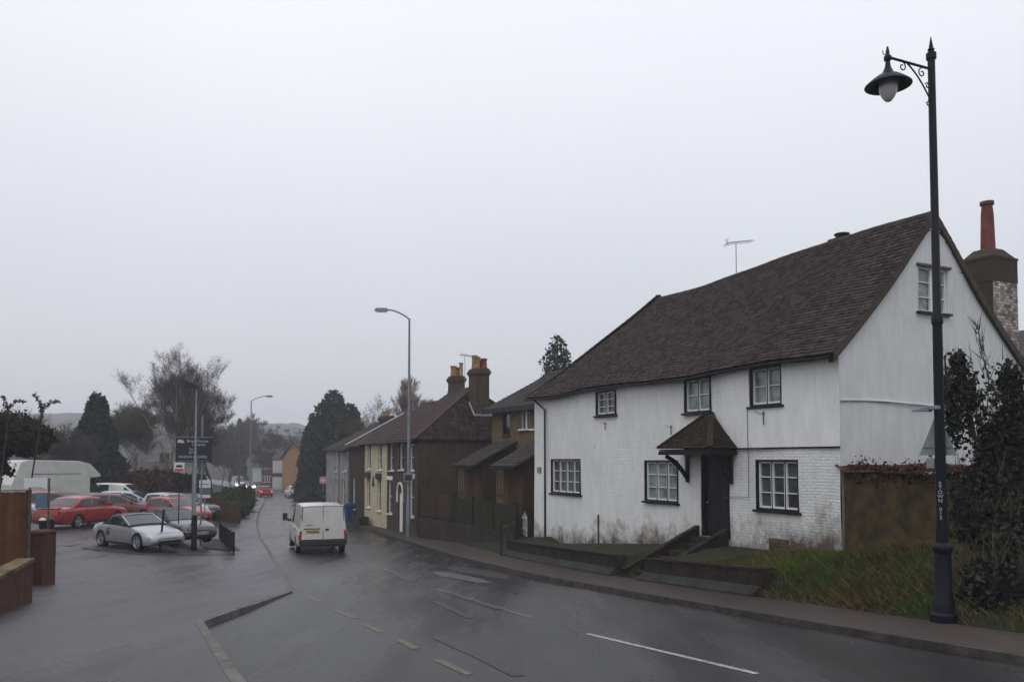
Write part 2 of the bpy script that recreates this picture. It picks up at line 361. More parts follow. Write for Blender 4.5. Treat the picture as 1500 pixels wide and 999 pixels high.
M['birch'] = mat('pale_bark', (.16, .14, .11), .9, var=.4, vscale=4)
M['twig'] = mat('purple_brown_twig', (.080, .058, .058), .9, island=.4)
M['twig2'] = mat('olive_brown_twig', (.065, .055, .038), .9, island=.4)
M['twig_far'] = mat('orange_brown_twig', (.22, .14, .11), .9, island=.3)
M['conifer'] = mat('dark_conifer_needles', (.0135, .026, .013), .8, island=.5)
M['conifer2'] = mat('blue_green_needles', (.020, .034, .026), .8, island=.5)
M['ivy'] = mat('ivy_leaf', (.012, .018, .008), .6, island=.8, spec=.25)
M['ivy_dead'] = mat('dead_leaf', (.028, .016, .010), .85, island=.5)
M['hedge'] = mat('hedge_leaf', (.026, .020, .012), .85, island=.5)
M['beech'] = mat('russet_hedge_leaf', (.055, .022, .015), .85, island=.5)
M['shrub'] = mat('green_shrub_leaf', (.032, .052, .016), .8, island=.5)
M['wood_far'] = mat('far_woodland', (.038, .040, .030), .95, col2=(.05, .042, .038), vscale=.03, island=.4)

# ================================================================ terrain
sY = [-60, -20, 0, 12.5, 21.9, 30.5, 41, 60, 80, 105, 150, 200, 300, 450, 1200]
sZ = [1.2, -.3, -1.65, -2.56, -3.25, -3.68, -3.92, -4.2, -4.5, -4.8, -4.85, -4.6, -3.5, -2.0, 0]
def S(y): return float(np.interp(y, sY, sZ))
LY = [-60, -8, 0, 3, 6, 8.3, 12.5, 14.9, 18.8, 22.5, 27.3, 34, 41, 49, 56, 70, 85, 100, 115, 128, 140, 155, 175, 230]
LX = [26, 4, .9, -.2, -1.6, -2.73, -4.66, -4.72, -5.0, -6.05, -7.7, -10.0, -12.5, -15.1, -17.3, -21.4, -25.6, -30.0, -35.0, -40.4, -46, -54, -66, -100]
RY = [-60, -8, 0, 9.5, 12, 16.4, 20.3, 25.6, 30.5, 38.8, 50, 60, 73, 85, 100, 115, 128, 140, 155, 175, 230]
RX = [38, 13.5, 9.8, 5.75, 4.75, 3.1, 1.75, -.3, -2.05, -5.1, -9.5, -13.3, -17.4, -20.6, -24.8, -29.5, -34.2, -39.5, -47.5, -59, -93]
def xL(y): return float(np.interp(y, LY, LX))
def xR(y): return float(np.interp(y, RY, RX))
def sm(a):
    a = max(0.0, min(1.0, a)); return a * a * (3 - 2 * a)
def KH(y): return float(np.interp(y, [0, 14.5, 15.2, 18.8, 21, 26], [.11, .11, .085, .02, .015, .03]))
lotY = [-60, 20, 25, 30, 38, 50, 62, 80]
def lot(y): return float(np.interp(y, lotY, [1.2, -3.12, -3.27, -3.33, -3.2, -3.3, -3.9, -4.4])) if y > 20 else S(y)
tgtY = [-60, 0, 12, 19, 23, 28, 32.6, 38, 42]
def tgt(y): return float(np.interp(y, tgtY, [1.5, -.95, -1.75, -2.2, -2.4, -2.85, -3.4, -3.75, -3.8])) if y < 41 else S(y) + .1
PW = 2.0
def T(x, y):
    s = S(y); l = xL(y); r = xR(y)
    if x < l:
        d = l - x; z = s + KH(y)
        if y > 20: z += sm((d - 1.4) / 4.0) * (lot(y) - s - KH(y)) * sm((y - 20) / 5)
        z += .02 * max(0, min(d - 6, 14)) * sm((y - 22) / 8) * sm((75 - y) / 20)
        return z
    if x > r:
        d = x - r - PW; z = s + .1
        qx = (x-7.57)*.8984+(y-18.9)*.4392; qy = -(x-7.57)*.4392+(y-18.9)*.8984
        if -2.7 < qx < 0 and 3.85 < qy < 5.15: return z - .05 + max(0, (qx+2.7)/2.7)*.55
        if d > 0:
            w = sm((y - 15.8) / 1.0) * sm((31.5 - y) / 1.0)       # where the retaining wall stands
            soft = 1 - (1 - min(1, d / 2.3))**2.0; hard = min(1, max(0, (d - .12) / .1))
            t = tgt(y)
            top = s + .62
            z_w = (top if d > .12 else z) if d < .3 else top + (t - top) * sm((d - .3) / 2.2)
            z_w = z + (z_w - z) * hard
            z = w * z_w + (1 - w) * (z + (t - z) * soft + .34 * math.sin(math.pi * min(1, d / 3.6)) * sm((y - 12.0) / 2.5))
        return z
    c = (x - (l + r) / 2) / max(.5, (r - l) / 2)
    return s - .05 * c * c * sm((y - 16) / 6 )
def strip(name, ys, us, fx, fz, material, **kw):
    V = [];
    for y in ys:
        for u in us:
            x = fx(u, y); V.append((x, y, fz(x, y)))
    n = len(us); Fq = [(i*n+j, i*n+j+1, (i+1)*n+j+1, (i+1)*n+j) for i in range(len(ys)-1) for j in range(n-1)]
    o = np_mesh(name, V, Fq, material, smooth=True); return tag(o, kind='structure', **kw)
ysn = list(np.arange(-12, 45, .5)) + list(np.arange(45, 120, 1.5)) + list(np.arange(120, 231, 4))
us = list(np.linspace(0, 1, 13))
strip('road', ysn, us, lambda u, y: xL(y) + u * (xR(y) - xL(y)), lambda x, y: T(min(max(x, xL(y)+1e-3), xR(y)-1e-3), y), M['road'])
ysl = list(np.arange(-12, 66, .5))
strip('forecourt', ysl, [0, .12, .3, .6, 1, 1.5, 2, 2.5, 3, 3.5, 4, 5, 6, 7, 8, 10, 12, 14, 17, 20, 25, 32, 40], lambda u, y: xL(y) - .13 - u, lambda x, y: T(x, y), M['pave_l'])
strip('pavement_far', [y for y in ysn if 66 <= y <= 231], [0, .6, 1.2, 1.8], lambda u, y: xL(y) - .13 - u, lambda x, y: S(y) + .05, M['pave_l'])
strip('pavement', ysn[:-8], [0, .5, 1, 1.5, 1.96], lambda u, y: xR(y) + .13 + u*.94, lambda x, y: S(y) + .1, M['pave_r'])
ysv = list(np.arange(-12, 60, .35))
strip('verge', ysv, [0, .06, .12, .17, .23, .3, .5, .75, 1, 1.3, 1.6, 2, 2.4, 2.8, 3.4, 4, 5, 6, 8, 10, 13, 16, 20], lambda u, y: xR(y) + PW + u, lambda x, y: T(x, y) + (.03*noise.noise(Vector((x*1.3, y*1.3, 0))) if x > xR(y)+PW+.35 else 0), M['vergesoil'])
def kerb_strip(name, ys, side, material):
    mb = MB(); pr = None
    for y in ys:
        x = xL(y) if side < 0 else xR(y); zl = S(y) - .12
        zt = S(y) + (max(KH(y), .015) if side < 0 else .1) + .006
        lo, hi = (x - .14, x) if side < 0 else (x, x + .14)
        cur = [(lo, y, zl), (hi, y, zl), (hi, y, zt - (.0 if side < 0 else .0)), (lo, y, zt)]
        n = len(mb.v); mb.v += cur
        if pr is not None:
            for i in range(4): j = (i+1) % 4; mb.f.append((pr+i, pr+j, n+j, n+i))
        pr = n
    return tag(mb.build(name, material), kind='structure')
kerb_strip('kerb_left', sorted(set(list(np.arange(-12, 20, .4)) + [12.5, 14.9, 18.8] + list(np.arange(20, 120, 1.0)) + list(np.arange(120, 231, 4)))), -1, M['kerb'])
kerb_strip('kerb_right', ysn, 1, M['kerb_r'])
# the big ground sheet, sunk under the paved strips
gx = sorted(set(list(np.arange(-80, 40, 2.5)) + list(np.arange(-900, -80, 35)) + list(np.arange(40, 900, 35)) + [900]))
gy = sorted(set(list(np.arange(-60, 130, 3.0)) + list(np.arange(130, 260, 8)) + list(np.arange(260, 1200, 30))))
def ground_z(x, y):
    s = S(min(y, 230)); z = s - .4
    dl = xL(min(max(y, -12), 230)) - x; dr = x - xR(min(max(y, -12), 230))
    if dr > 19: z = s - .4 + min(1, (dr-19)/3) * (tgt(y) - s + .4 + .1)
    if dl > (2.5 if y > 64 else 38): z += .35
    if dr > (2.5 if y > 60 else 99): z += .45
    d = math.hypot(x + 40, y)
    return z + 6 * sm((d - 180) / 250)
V = [(x, y, ground_z(x, y)) for y in gy for x in gx]; n = len(gx)
tag(np_mesh('ground', V, [(i*n+j, i*n+j+1, (i+1)*n+j+1, (i+1)*n+j) for i in range(len(gy)-1) for j in range(n-1)], M['grass'], smooth=True), kind='structure')
# wooded hills far off
def hill(name, x0, x1, y0, base, prof, seed):
    xs = np.linspace(x0, x1, 190); V = []; rows = 14
    for i in range(rows):
        v = i / (rows - 1)
        for x in xs:
            h = float(np.interp(x, [p[0] for p in prof], [p[1] for p in prof]))
            z = base + (h - base) * math.sin(v * math.pi / 2) ** 1.2
            nn = noise.fractal(Vector((x * .06, v * 7, seed)), 1, 2, 4)
            V.append((x + nn * 3, y0 + v * 190, z + nn * 2.6 * min(1, v * 3)))
    n = len(xs)
    return tag(np_mesh(name, V, [(i*n+j, i*n+j+1, (i+1)*n+j+1, (i+1)*n+j) for i in range(rows-1) for j in range(n-1)], M['wood_far']), kind='structure')
hill('hills', -520, 200, 480, 0, [(-520, 38), (-380, 36), (-330, 36), (-290, 34), (-260, 20), (-220, 27), (-180, 29), (-140, 23), (-60, 18), (60, 14), (200, 10)], 3)
hill('hill_near', -330, 60, 300, 0, [(-330, 15), (-230, 12), (-150, 13), (-110, 9), (-60, 7), (60, 4)], 9)

# painted markings
def marking(name, pts, w, material, lift=.005, seg=.5):
    mb = MB(); P = [Vector(p) for p in pts]; L = []
    for a, b in zip(P, P[1:]):
        k = max(1, int((b - a).length / seg)); L += [a.lerp(b, i / k) for i in range(k)]
    L.append(P[-1]); pr = None
    for i, p in enumerate(L):
        d = (L[min(i+1, len(L)-1)] - L[max(i-1, 0)]).normalized(); q = Vector((-d.y, d.x)) * w / 2
        n = len(mb.v)
        for c in (p - q, p + q): mb.v.append((c.x, c.y, T(c.x, c.y) + lift))
        if pr is not None: mb.f.append((pr, pr+1, n+1, n))
        pr = n
    return tag(mb.build(name, material, fix=False), kind='structure')
def g(px, py):
    """ground point seen at a photo pixel"""
    c, s = math.cos(PITCH), math.sin(PITCH); a = (px-750)/F; b = (PY-py)/F; d = Vector((a, c-b*s, s+b*c)); lo, hi = 2.0, 400.0
    for i in range(50):
        m = (lo + hi) / 2; p = d * (m / d.y)
        if p.z > T(p.x, p.y): lo = m
        else: hi = m
    p = d * (lo / d.y); return Vector((p.x, p.y))
marking('centre_line', [g(860, 928), g(1110, 987)], .10, M['line'])
marking('worn_centre_line', [g(640, 862), g(783, 906)], .09, M['line_worn'])
marking('worn_centre_line', [g(520, 818), g(568, 836)], .09, M['line_worn'])
for a, b in (((452, 874), (470, 882)), ((490, 893), (520, 905)), ((536, 915), (560, 926)), ((582, 936), (610, 950)), ((640, 966), (688, 988)), ((420, 848), (432, 862))):
    marking('yellow_edge_dash', [g(*a), g(*b)], .11, M['yellow'])
def blob(name, c, rx, ry, rot, material, lift, n=40, seed=1):
    mb = MB(); pts = []
    for k in range(n):
        a = 2*math.pi*k/n; rr = 1 + .28*noise.noise(Vector((math.cos(a)*1.8, math.sin(a)*1.8, seed*3.1)))
        x, y = math.cos(a)*rx*rr, math.sin(a)*ry*rr
        X = c.x + x*math.cos(rot) - y*math.sin(rot); Y = c.y + x*math.sin(rot) + y*math.cos(rot); pts.append((X, Y))
    mid = (c.x, c.y, T(c.x, c.y) + lift)
    for i in range(n):
        a, b = pts[i], pts[(i+1) % n]
        ma = ((a[0]+c.x)/2, (a[1]+c.y)/2); mbp = ((b[0]+c.x)/2, (b[1]+c.y)/2)
        z = lambda q: (q[0], q[1], T(q[0], q[1]) + lift)
        mb.poly([z(a), z(b), z(mbp), z(ma)]); mb.poly([z(ma), z(mbp), mid])
    return tag(mb.build(name, material, fix=False), kind='structure')
blob('concrete_road_patch', g(672, 845), .38, 1.9, R(27), M['patch'], .012, seed=2)
blob('dark_road_patch', g(700, 838), .5, 2.4, R(24), M['darkpatch'], .007, seed=3)
marking('tarmac_scar', [g(640, 933), g(665, 945), g(700, 960), g(760, 990)], .16, M['darkpatch'], .006)
marking('tarmac_scar', [g(635, 880), g(690, 905)], .12, M['darkpatch'], .006)
marking('tarmac_scar', [g(570, 835), g(600, 851), g(625, 851)], .2, M['darkpatch'], .006)
marking('tarmac_scar', [g(655, 868), g(735, 893)], .14, M['darkpatch'], .0085)
def drain(px, py, w):
    c = g(px, py); mb = MB(); z = T(c.x, c.y)
    mb.box(c.x-w/2, c.x+w/2, c.y-w/2, c.y+w/2, z-.01, z+.008)
    tag(mb.build('manhole_cover', M['darkpatch']), kind='structure')
drain(130, 815, .8); drain(100, 798, .7)
# strip of gravel and kerb at the edge of the sales lot
marking('lot_edge_kerb', [g(120, 803), g(210, 812), g(345, 812)], .14, M['kerb_r'], .03)
marking('lot_gravel', [g(325, 806), Vector((-14.0, 38.5))], 1.4, M['pave_r'], .012)

# ================================================================ building helpers (local frame: x = depth into plot, y = along the street away, z world)
def wall(name, material, parent, axis, c, u0, u1, z0, top, openings=(), inward=1, reveal=.12, step=.3, wob=.0, zfun=None, seed=0):
    """axis 'y': plane x=c running along y; axis 'x': plane y=c running along x. inward = sign of the inside direction."""
    def ins(vals, brk): return sorted(set([round(v, 4) for v in list(vals) + list(brk)]))
    nu = max(1, int(round((u1-u0)/step))); topv = top if callable(top) else (lambda u: top)
    ztop = max(topv(u) for u in np.linspace(u0, u1, 41))
    nz_ = max(1, int(round((ztop-z0)/step)))
    U = ins(np.linspace(u0, u1, nu+1), [o[0] for o in openings] + [o[1] for o in openings])
    Z = ins(np.linspace(z0, ztop, nz_+1), [o[2] for o in openings] + [o[3] for o in openings])
    mb = MB(); idx = {}
    def P(u, z, d=0):
        w = wob * noise.noise(Vector((u*.45 + seed, z*.45, seed))) if wob else 0
        k = c + inward * d + w
        return (k, u, z) if axis == 'y' else (u, k, z)
    def vid(u, z, d=0):
        key = (round(u, 3), round(z, 3), d)
        if key not in idx: idx[key] = len(mb.v); mb.v.append(P(u, z, d))
        return idx[key]
    for a, b in zip(U, U[1:]):
        for p, q in zip(Z, Z[1:]):
            if any(o[0]-1e-3 <= a and b <= o[1]+1e-3 and o[2]-1e-3 <= p and q <= o[3]+1e-3 for o in openings): continue
            ta, tb = topv(a), topv(b)
            if p >= ta - 1e-4 and p >= tb - 1e-4: continue
            ids = []
            for u, z in ((a, p), (b, p), (b, min(q, max(tb, p))), (a, min(q, max(ta, p)))):
                i = vid(u, z)
                if i not in ids: ids.append(i)
            if len(ids) > 2: mb.f.append(tuple(ids))
    for o in openings:
        for (ua, za, ub, zb) in ((o[0], o[2], o[1], o[2]), (o[1], o[2], o[1], o[3]), (o[1], o[3], o[0], o[3]), (o[0], o[3], o[0], o[2])):
            mb.f.append((vid(ua, za), vid(ub, zb), vid(ub, zb, reveal), vid(ua, za, reveal)))
    return mb.build(name, material, parent, smooth=40 if wob else None, fix=False)
def PB(mb, axis, c, inward, u0, u1, z0, z1, d0, d1):
    """box on a wall plane; d measured inwards (negative = proud)"""
    a, b = sorted((c + inward*d0, c + inward*d1))
    if axis == 'y': mb.box(a, b, u0, u1, z0, z1)
    else: mb.box(u0, u1, a, b, z0, z1)
def window(parent, axis, c, inward, o, lights=2, rows=3, frame='white', surround=None, sill='black', pane=None, curtain=None, d=.05, fw=.045, label=None, sw=.05):
    u0, u1, z0, z1 = o
    mb = MB(); s = sw if surround else 0
    a0, a1, b0, b1 = u0+s, u1-s, z0+s, z1-s
    PB(mb, axis, c, inward, a0, a0+fw, b0, b1, d, d+.06); PB(mb, axis, c, inward, a1-fw, a1, b0, b1, d, d+.06)
    PB(mb, axis, c, inward, a0+fw, a1-fw, b0, b0+fw, d, d+.06); PB(mb, axis, c, inward, a0+fw, a1-fw, b1-fw, b1, d, d+.06)
    for i in range(1, lights):
        u = a0 + (a1-a0)*i/lights
        PB(mb, axis, c, inward, u-fw, u+fw, b0+fw, b1-fw, d+.002, d+.058)
    bar = MB()
    for i in range(lights):
        ua = a0 + (a1-a0)*i/lights + fw; ub = a0 + (a1-a0)*(i+1)/lights - fw
        for k in range(1, rows):
            z = b0 + (b1-b0)*k/rows
            PB(mb, axis, c, inward, ua, ub, z-.011, z+.011, d+.012, d+.05)
    w = mb.build('window', M[frame], parent)
    if label: w['label'] = label
    p = MB(); PB(p, axis, c, inward, a0+.01, a1-.01, b0+.01, b1-.01, d+.065, d+.075); p.build('pane', pane or M['pane'], w)
    if surround:
        q = MB()
        PB(q, axis, c, inward, u0, u0+s, z0, z1, -.025, d+.05); PB(q, axis, c, inward, u1-s, u1, z0, z1, -.025, d+.05)
        PB(q, axis, c, inward, u0+s, u1-s, z1-s, z1, -.025, d+.05); PB(q, axis, c, inward, u0+s, u1-s, z0, z0+s*.6, -.025, d+.05)
        if lights > 1:
            for i in range(1, lights):
                u = a0 + (a1-a0)*i/lights; PB(q, axis, c, inward, u-.014, u+.014, z0+s*.6, z1-s, d-.012, d-.001)
        q.build('surround', M[surround], w)
    if sill:
        q = MB(); PB(q, axis, c, inward, u0-.07, u1+.07, z0-.06, z0-.003, -.09, .05); q.build('sill', M[sill], w, bevel=.006)
    return w
M['pane'] = mat('window_glass', (.060, .068, .075), .07, spec=.7, var=.6, vscale=1.2)
M['pane_curtain'] = mat('curtained_glass', (.17, .21, .21), .1, spec=.7, var=.45, vscale=3.5)
M['pane_dark'] = mat('dark_glass', (.02, .022, .026), .07, spec=.7, var=.3, vscale=1.2)

def tiles(name, material, parent, Pf, L0, L1, smin, smax, wid, expo, slope_len, thick=.018, jit=.006, seed=0):
    """Pf(s, q) -> Vector on the slope (s along eave, q metres up the slope). Rows of lapped tiles."""
    rg = random.Random(seed); V = []; Fq = []
    rows = int(slope_len / expo) + 1
    for i in range(rows):
        q0 = i * expo; q1 = min(q0 + expo * 1.35, slope_len)
        if q0 > slope_len - .01: break
        off = (i % 2) * wid / 2
        k0 = int(math.floor((L0 - wid) / wid)); k1 = int(math.ceil((L1 + wid) / wid))
        for k in range(k0, k1):
            a = k * wid + off + rg.uniform(-.003, .003); b = a + wid - .004
            lo, hi = smin(q0), smax(q0); lo1, hi1 = smin(q1), smax(q1)
            if b < lo or a > hi: continue
            a0, b0 = max(a, lo), min(b, hi); a1, b1 = min(max(a, lo1), hi1), max(min(b, hi1), lo1)
            if b0 - a0 < .01: continue
            dq = rg.uniform(-jit, jit); up = rg.uniform(0, jit)
            p = [Pf(a0, q0 + dq), Pf(b0, q0 + dq), Pf(b1, q1), Pf(a1, q1)]
            e1 = p[1] - p[0]; e2 = Pf((a0+b0)/2, q0 + expo) - Pf((a0+b0)/2, q0)
            nn = e1.cross(e2).normalized()
            if nn.z < 0: nn = -nn
            hlo = thick * 2.1 + up; hhi = thick * .8 + up * .5
            n = len(V)
            V += [p[0] + nn*hlo, p[1] + nn*(hlo + rg.uniform(-.003, .003)), p[2] + nn*hhi, p[3] + nn*hhi, p[0] + nn*(hlo-thick), p[1] + nn*(hlo-thick), p[2], p[3]]
            Fq += [(n, n+1, n+2, n+3), (n+4, n+5, n+1, n), (n+7, n+4, n, n+3), (n+5, n+6, n+2, n+1)]
    return np_mesh(name, np.array([tuple(v) for v in V]), Fq, material, parent)
def ridge_caps(name, material, parent, a, b, r=.11, seg=.42, sag=None, n=7, seed=0):
    a = Vector(a); b = Vector(b); k = max(1, int((b-a).length/seg)); mb = MB(); rg = random.Random(seed)
    d = (b-a)/k; dn = d.normalized(); side = dn.cross(Vector((0, 0, 1))).normalized(); up = side.cross(dn)
    for i in range(k):
        p = a + d*i; q = p + d*1.04; base = len(mb.v); off = rg.uniform(-.008, .008)
        for e, c in enumerate((p, q)):
            zz = sag(c) if sag else 0
            for j in range(n):
                th = math.pi * j/(n-1); rr = r*(1.05 if e == 0 else .97)
                mb.v.append(tuple(c + side*math.cos(th)*rr + up*(math.sin(th)*rr*.8 + off - .03) + Vector((0, 0, zz))))
        for j in range(n-1): mb.f.append((base+j, base+j+1, base+n+j+1, base+n+j))
        mb.f.append(tuple(base+j for j in range(n)))
    return mb.build(name, material, parent, smooth=50, fix=False)
def chimney(parent, cx, cy, w, dpt, z0, z1, material, pots, name='chimney'):
    mb = MB(); mb.box(cx-w/2, cx+w/2, cy-dpt/2, cy+dpt/2, z0, z1-.36)
    for k, (e, a, b) in enumerate(((.04, .36, .28), (.08, .28, .16), (.05, .16, .08), (.0, .08, 0))):
        mb.box(cx-w/2-e, cx+w/2+e, cy-dpt/2-e, cy+dpt/2+e, z1-a, z1-b)
    o = mb.build(name, M[material], parent)
    for (px, py, r, h, m) in pots:
        p = MB(); p.lathe([(r*1.15, 0), (r*1.15, .06), (r, .08), (r*.9, h-.1), (r*1.12, h-.08), (r*1.12, h), (r*.8, h), (r*.8, h-.1)], (cx+px, cy+py, z1), 12)
        p.build('chimney_pot', M[m], o, smooth=40)
    return o
def aerial(loc, h, rz, label, tilt=0):
    e = empty('tv_aerial', loc, rz, label=label, cat='tv aerial')
    mb = MB(); mb.tube([(0, 0, 0), (0, 0, h)], .016, 6); mb.build('mast', M['grey_metal'], e)
    mb = MB(); mb.bar((-.35, 0, h), (.65, 0, h + tilt), .02)
    for i in range(7):
        x = -.3 + i*.15; l = .28 - i*.018; mb.bar((x, -l, h+.02+tilt*x*.9), (x, l, h+.02+tilt*x*.9), .012)
    mb.bar((-.36, -.1, h-.14), (-.36, .1, h+.16), .012); mb.bar((-.36, .1, h-.14), (-.36, -.1, h+.16), .012)
    mb.build('antenna', M['grey_metal'], e); return e

# ================================================================ the white cottage
CA = math.atan2(.439, .898); CO = Vector((7.57, 18.9, 0))
cot = empty('cottage', CO, CA, label='long white painted brick cottage with steep brown tiled roof and black framed windows', cat='house')
def fac(px, py):
    k = (px-750)/F; t = (7.57-18.9*k)/(.44+.898*k); Y = 18.9+.898*t; return t, at(px, py, Y).z
def gab(px, py):
    k = (px-750)/F; q = (18.9*k-7.57)/(.898-.439*k); Y = 18.9+.439*q; return q, at(px, py, Y).z
def rect(x0, x1, y0, y1, f=fac):
    xc = (x0+x1)/2; a, b = sorted((f(x0, y0)[0], f(x1, y0)[0])); return (a, b, f(xc, y1)[1], f(xc, y0)[1])
LEN = 15.2; DEP = 7.0; EAVE = 2.5
W1 = rect(1107, 1170, 673, 748); W2 = rect(1100, 1147, 536, 594); W3 = rect(1003, 1042, 553, 604)
W4 = rect(944, 993, 674, 735); W5 = rect(873, 902, 572, 608); W6 = rect(807, 850, 672, 723)
D1 = rect(1027, 1068, 663, 787); 
base_front = -4.2
split_y = D1[0] - .02
wall('wall', M['whitebrick'], cot, 'y', 0, 0, LEN, base_front, EAVE+.12, [W1, W2, W3, W4, W5, W6, D1], wob=.07, seed=2)
# smooth rendered upper storey, slightly proud of the brick below, right of the porch
zb = .30
wall('upper_render', M['plaster'], cot, 'y', -.035, -.02, split_y+.25, zb, EAVE+.1, [W2, (W3[0]-0, split_y+.25, W3[2]-.02, W3[3])] if W3[0] < split_y+.25 else [W2], wob=.05, seed=2, reveal=.05)
mb = MB(); mb.box(-.06, -.02, -.02, split_y-.1, zb-.035, zb-.002); mb.build('render_drip_edge', M['black_rough'], cot)
G1 = rect(1350, 1393, 393, 458, gab)
def roofz(x): return EAVE + .05 + (6.1-EAVE-.05) * (1-abs(x-3.35)/3.5) if abs(x-3.35) < 3.5 else EAVE+.05
def rz_(x):
    v = max(0, 1-abs(x-3.35)/3.65); return EAVE + 3.62*v - .22*math.sin(v*math.pi)*.6
wall('gable_wall', M['gable'], cot, 'x', 0, 0, DEP, -3.2, lambda u: rz_(u) - .13, [G1], wob=.05, seed=5, step=.25)
mb = MB(); mb.tube([(x, -.03 + .02*math.sin(x*2), 1.36 + .03*math.sin(x*1.3) - .005*x) for x in np.linspace(0, 6.9, 24)], .028, 6); mb.build('render_ledge', M['gable'], cot, smooth=60)
wall('back_wall', M['gable'], cot, 'y', DEP, 0, LEN, base_front, EAVE, [], inward=-1, step=1.5)
wall('end_wall', M['whitebrick'], cot, 'x', LEN, 0, DEP, base_front, EAVE, [], inward=-1, step=1.5)
window(cot, 'y', 0, 1, W1, 3, 3, surround='black'); window(cot, 'y', 0, 1, W4, 3, 3, surround='black', pane=M['pane_curtain']); window(cot, 'y', 0, 1, W6, 4, 3, surround='black')
window(cot, 'y', 0, 1, W2, 2, 2, surround='black', pane=M['pane_curtain']); window(cot, 'y', 0, 1, W3, 2, 2, surround='black', pane=M['pane_curtain']); window(cot, 'y', 0, 1, W5, 2, 3, surround='black')
window(cot, 'x', 0, 1, G1, 2, 3, surround=None, sill='black', pane=M['pane_curtain'])
q = MB(); PB(q, 'x', 0, 1, G1[0]-.08, G1[1]+.08, G1[3]+.01, G1[3]+.07, -.08, .03); q.build('window_hood', M['kerb'], cot, bevel=.01)
# door
mb = MB(); PB(mb, 'y', 0, 1, D1[0]+.06, D1[1]-.06, D1[2], D1[3]-.08, .10, .14)
for (ua, ub, za, zb2) in ((.12, .46, .12, .9), (.52, .86, .12, .9), (.12, .46, 1.0, 1.75), (.52, .86, 1.0, 1.75)):
    w_ = D1[1]-D1[0]-.12
    PB(mb, 'y', 0, 1, D1[0]+.06+ua*w_, D1[0]+.06+ub*w_, D1[2]+za, D1[2]+zb2, .085, .099)
dr = mb.build('door', M['black'], cot, bevel=.004)
mb = MB(); mb.lathe([(.0, -.06), (.025, -.05), (.03, -.02), (.012, 0)], (.08, D1[1]-.2, D1[2]+.95), 8, 'x'); mb.build('handle', M['chrome'], dr)
mb = MB(); PB(mb, 'y', 0, 1, D1[0], D1[0]+.06, D1[2], D1[3], -.02, .12); PB(mb, 'y', 0, 1, D1[1]-.06, D1[1], D1[2], D1[3], -.02, .12); PB(mb, 'y', 0, 1, D1[0]+.06, D1[1]-.06, D1[3]-.08, D1[3], -.02, .12)
mb.build('door_frame', M['black_rough'], cot)
# main roof
RX0, RZ1, HIP = 3.35, 6.12, 11.5
def sag(y, v): return (.10*math.sin(y*.42+.6) - .02*y*.15) * v + .04*math.sin(y*.8)*(1-v) + (.05*noise.noise(Vector((y*.5, v*3, 1))))
OV = .28; YE = LEN + .25
slope_len = math.hypot(RX0+OV, RZ1-(EAVE-.1))
def bell(v): return -.13*math.sin(min(1, v)*math.pi)
def Pfront(s, q):
    v = q/slope_len; return Vector((-OV + (RX0+OV)*v, s, EAVE-.1 + (RZ1-EAVE+.1)*v + bell(v) + sag(s, v)))
def Pback(s, q):
    v = q/slope_len; return Vector((2*RX0+OV - (RX0+OV)*v, s, EAVE-.1 + (RZ1-EAVE+.1)*v + bell(v) + sag(s, v)))
hlen = math.hypot(YE-HIP, RZ1-EAVE+.1)
def Phip(s, q):
    v = q/hlen; return Vector((s, YE - (YE-HIP)*v, EAVE-.1 + (RZ1-EAVE+.1)*v + bell(v)*.7 + sag(YE, v)))
vg = -.10
rf = tiles('roof', M['tile'], cot, Pfront, vg, YE, lambda q: vg + .012*math.sin(q*30), lambda q: YE-(YE-HIP)*min(1, q/slope_len), .18, .135, slope_len, thick=.036, jit=.010, seed=1)
tiles('rear_slope', M['tile'], rf, Pback, vg, YE, lambda q: vg, lambda q: YE-(YE-HIP)*min(1, q/slope_len), .34, .21, slope_len, seed=2)
tiles('hip_slope', M['tile'], rf, Phip, -OV, 2*RX0+OV, lambda q: -OV + (RX0+OV)*min(1, q/hlen), lambda q: 2*RX0+OV-(RX0+OV)*min(1, q/hlen), .19, .135, hlen, thick=.028, jit=.016, seed=3)
mb = MB()
def gridsurf(mb, Pf, fa, fb, L, nu=24, nv=10, dz=-.012):
    base = len(mb.v)
    for j in range(nv+1):
        q = L*j/nv
        for i in range(nu+1):
            s = fa(q) + (fb(q)-fa(q))*i/nu; p = Pf(s, q); mb.v.append((p.x, p.y, p.z+dz))
    for j in range(nv):
        for i in range(nu): a = base+j*(nu+1)+i; mb.f.append((a, a+1, a+nu+2, a+nu+1))
gridsurf(mb, Pfront, lambda q: vg, lambda q: YE-(YE-HIP)*min(1, q/slope_len), slope_len)
gridsurf(mb, Pback, lambda q: vg, lambda q: YE-(YE-HIP)*min(1, q/slope_len), slope_len)
gridsurf(mb, Phip, lambda q: -OV + (RX0+OV)*min(1, q/hlen), lambda q: 2*RX0+OV-(RX0+OV)*min(1, q/hlen), hlen)
mb.build('roof_deck', M['deck'], rf, fix=False)
mb = MB()   # ridge follows the sag
k = 27
for i in range(k):
    ya = vg + (HIP-vg)*i/k; yb = vg + (HIP-vg)*(i+1.04)/k; base = len(mb.v)
    for e, y in enumerate((ya, yb)):
        for j in range(7):
            th = math.pi*j/6; rr = .12*(1.05 if e == 0 else .96)
            mb.v.append((RX0+math.cos(th)*rr, y, RZ1+sag(y, 1)+math.sin(th)*rr*.75-.03))
    for j in range(6): mb.f.append((base+j, base+j+1, base+8+j, base+7+j))
    mb.f.append(tuple(base+j for j in range(7)))
mb.build('ridge_tiles', M['ridge'], rf, smooth=50, fix=False)
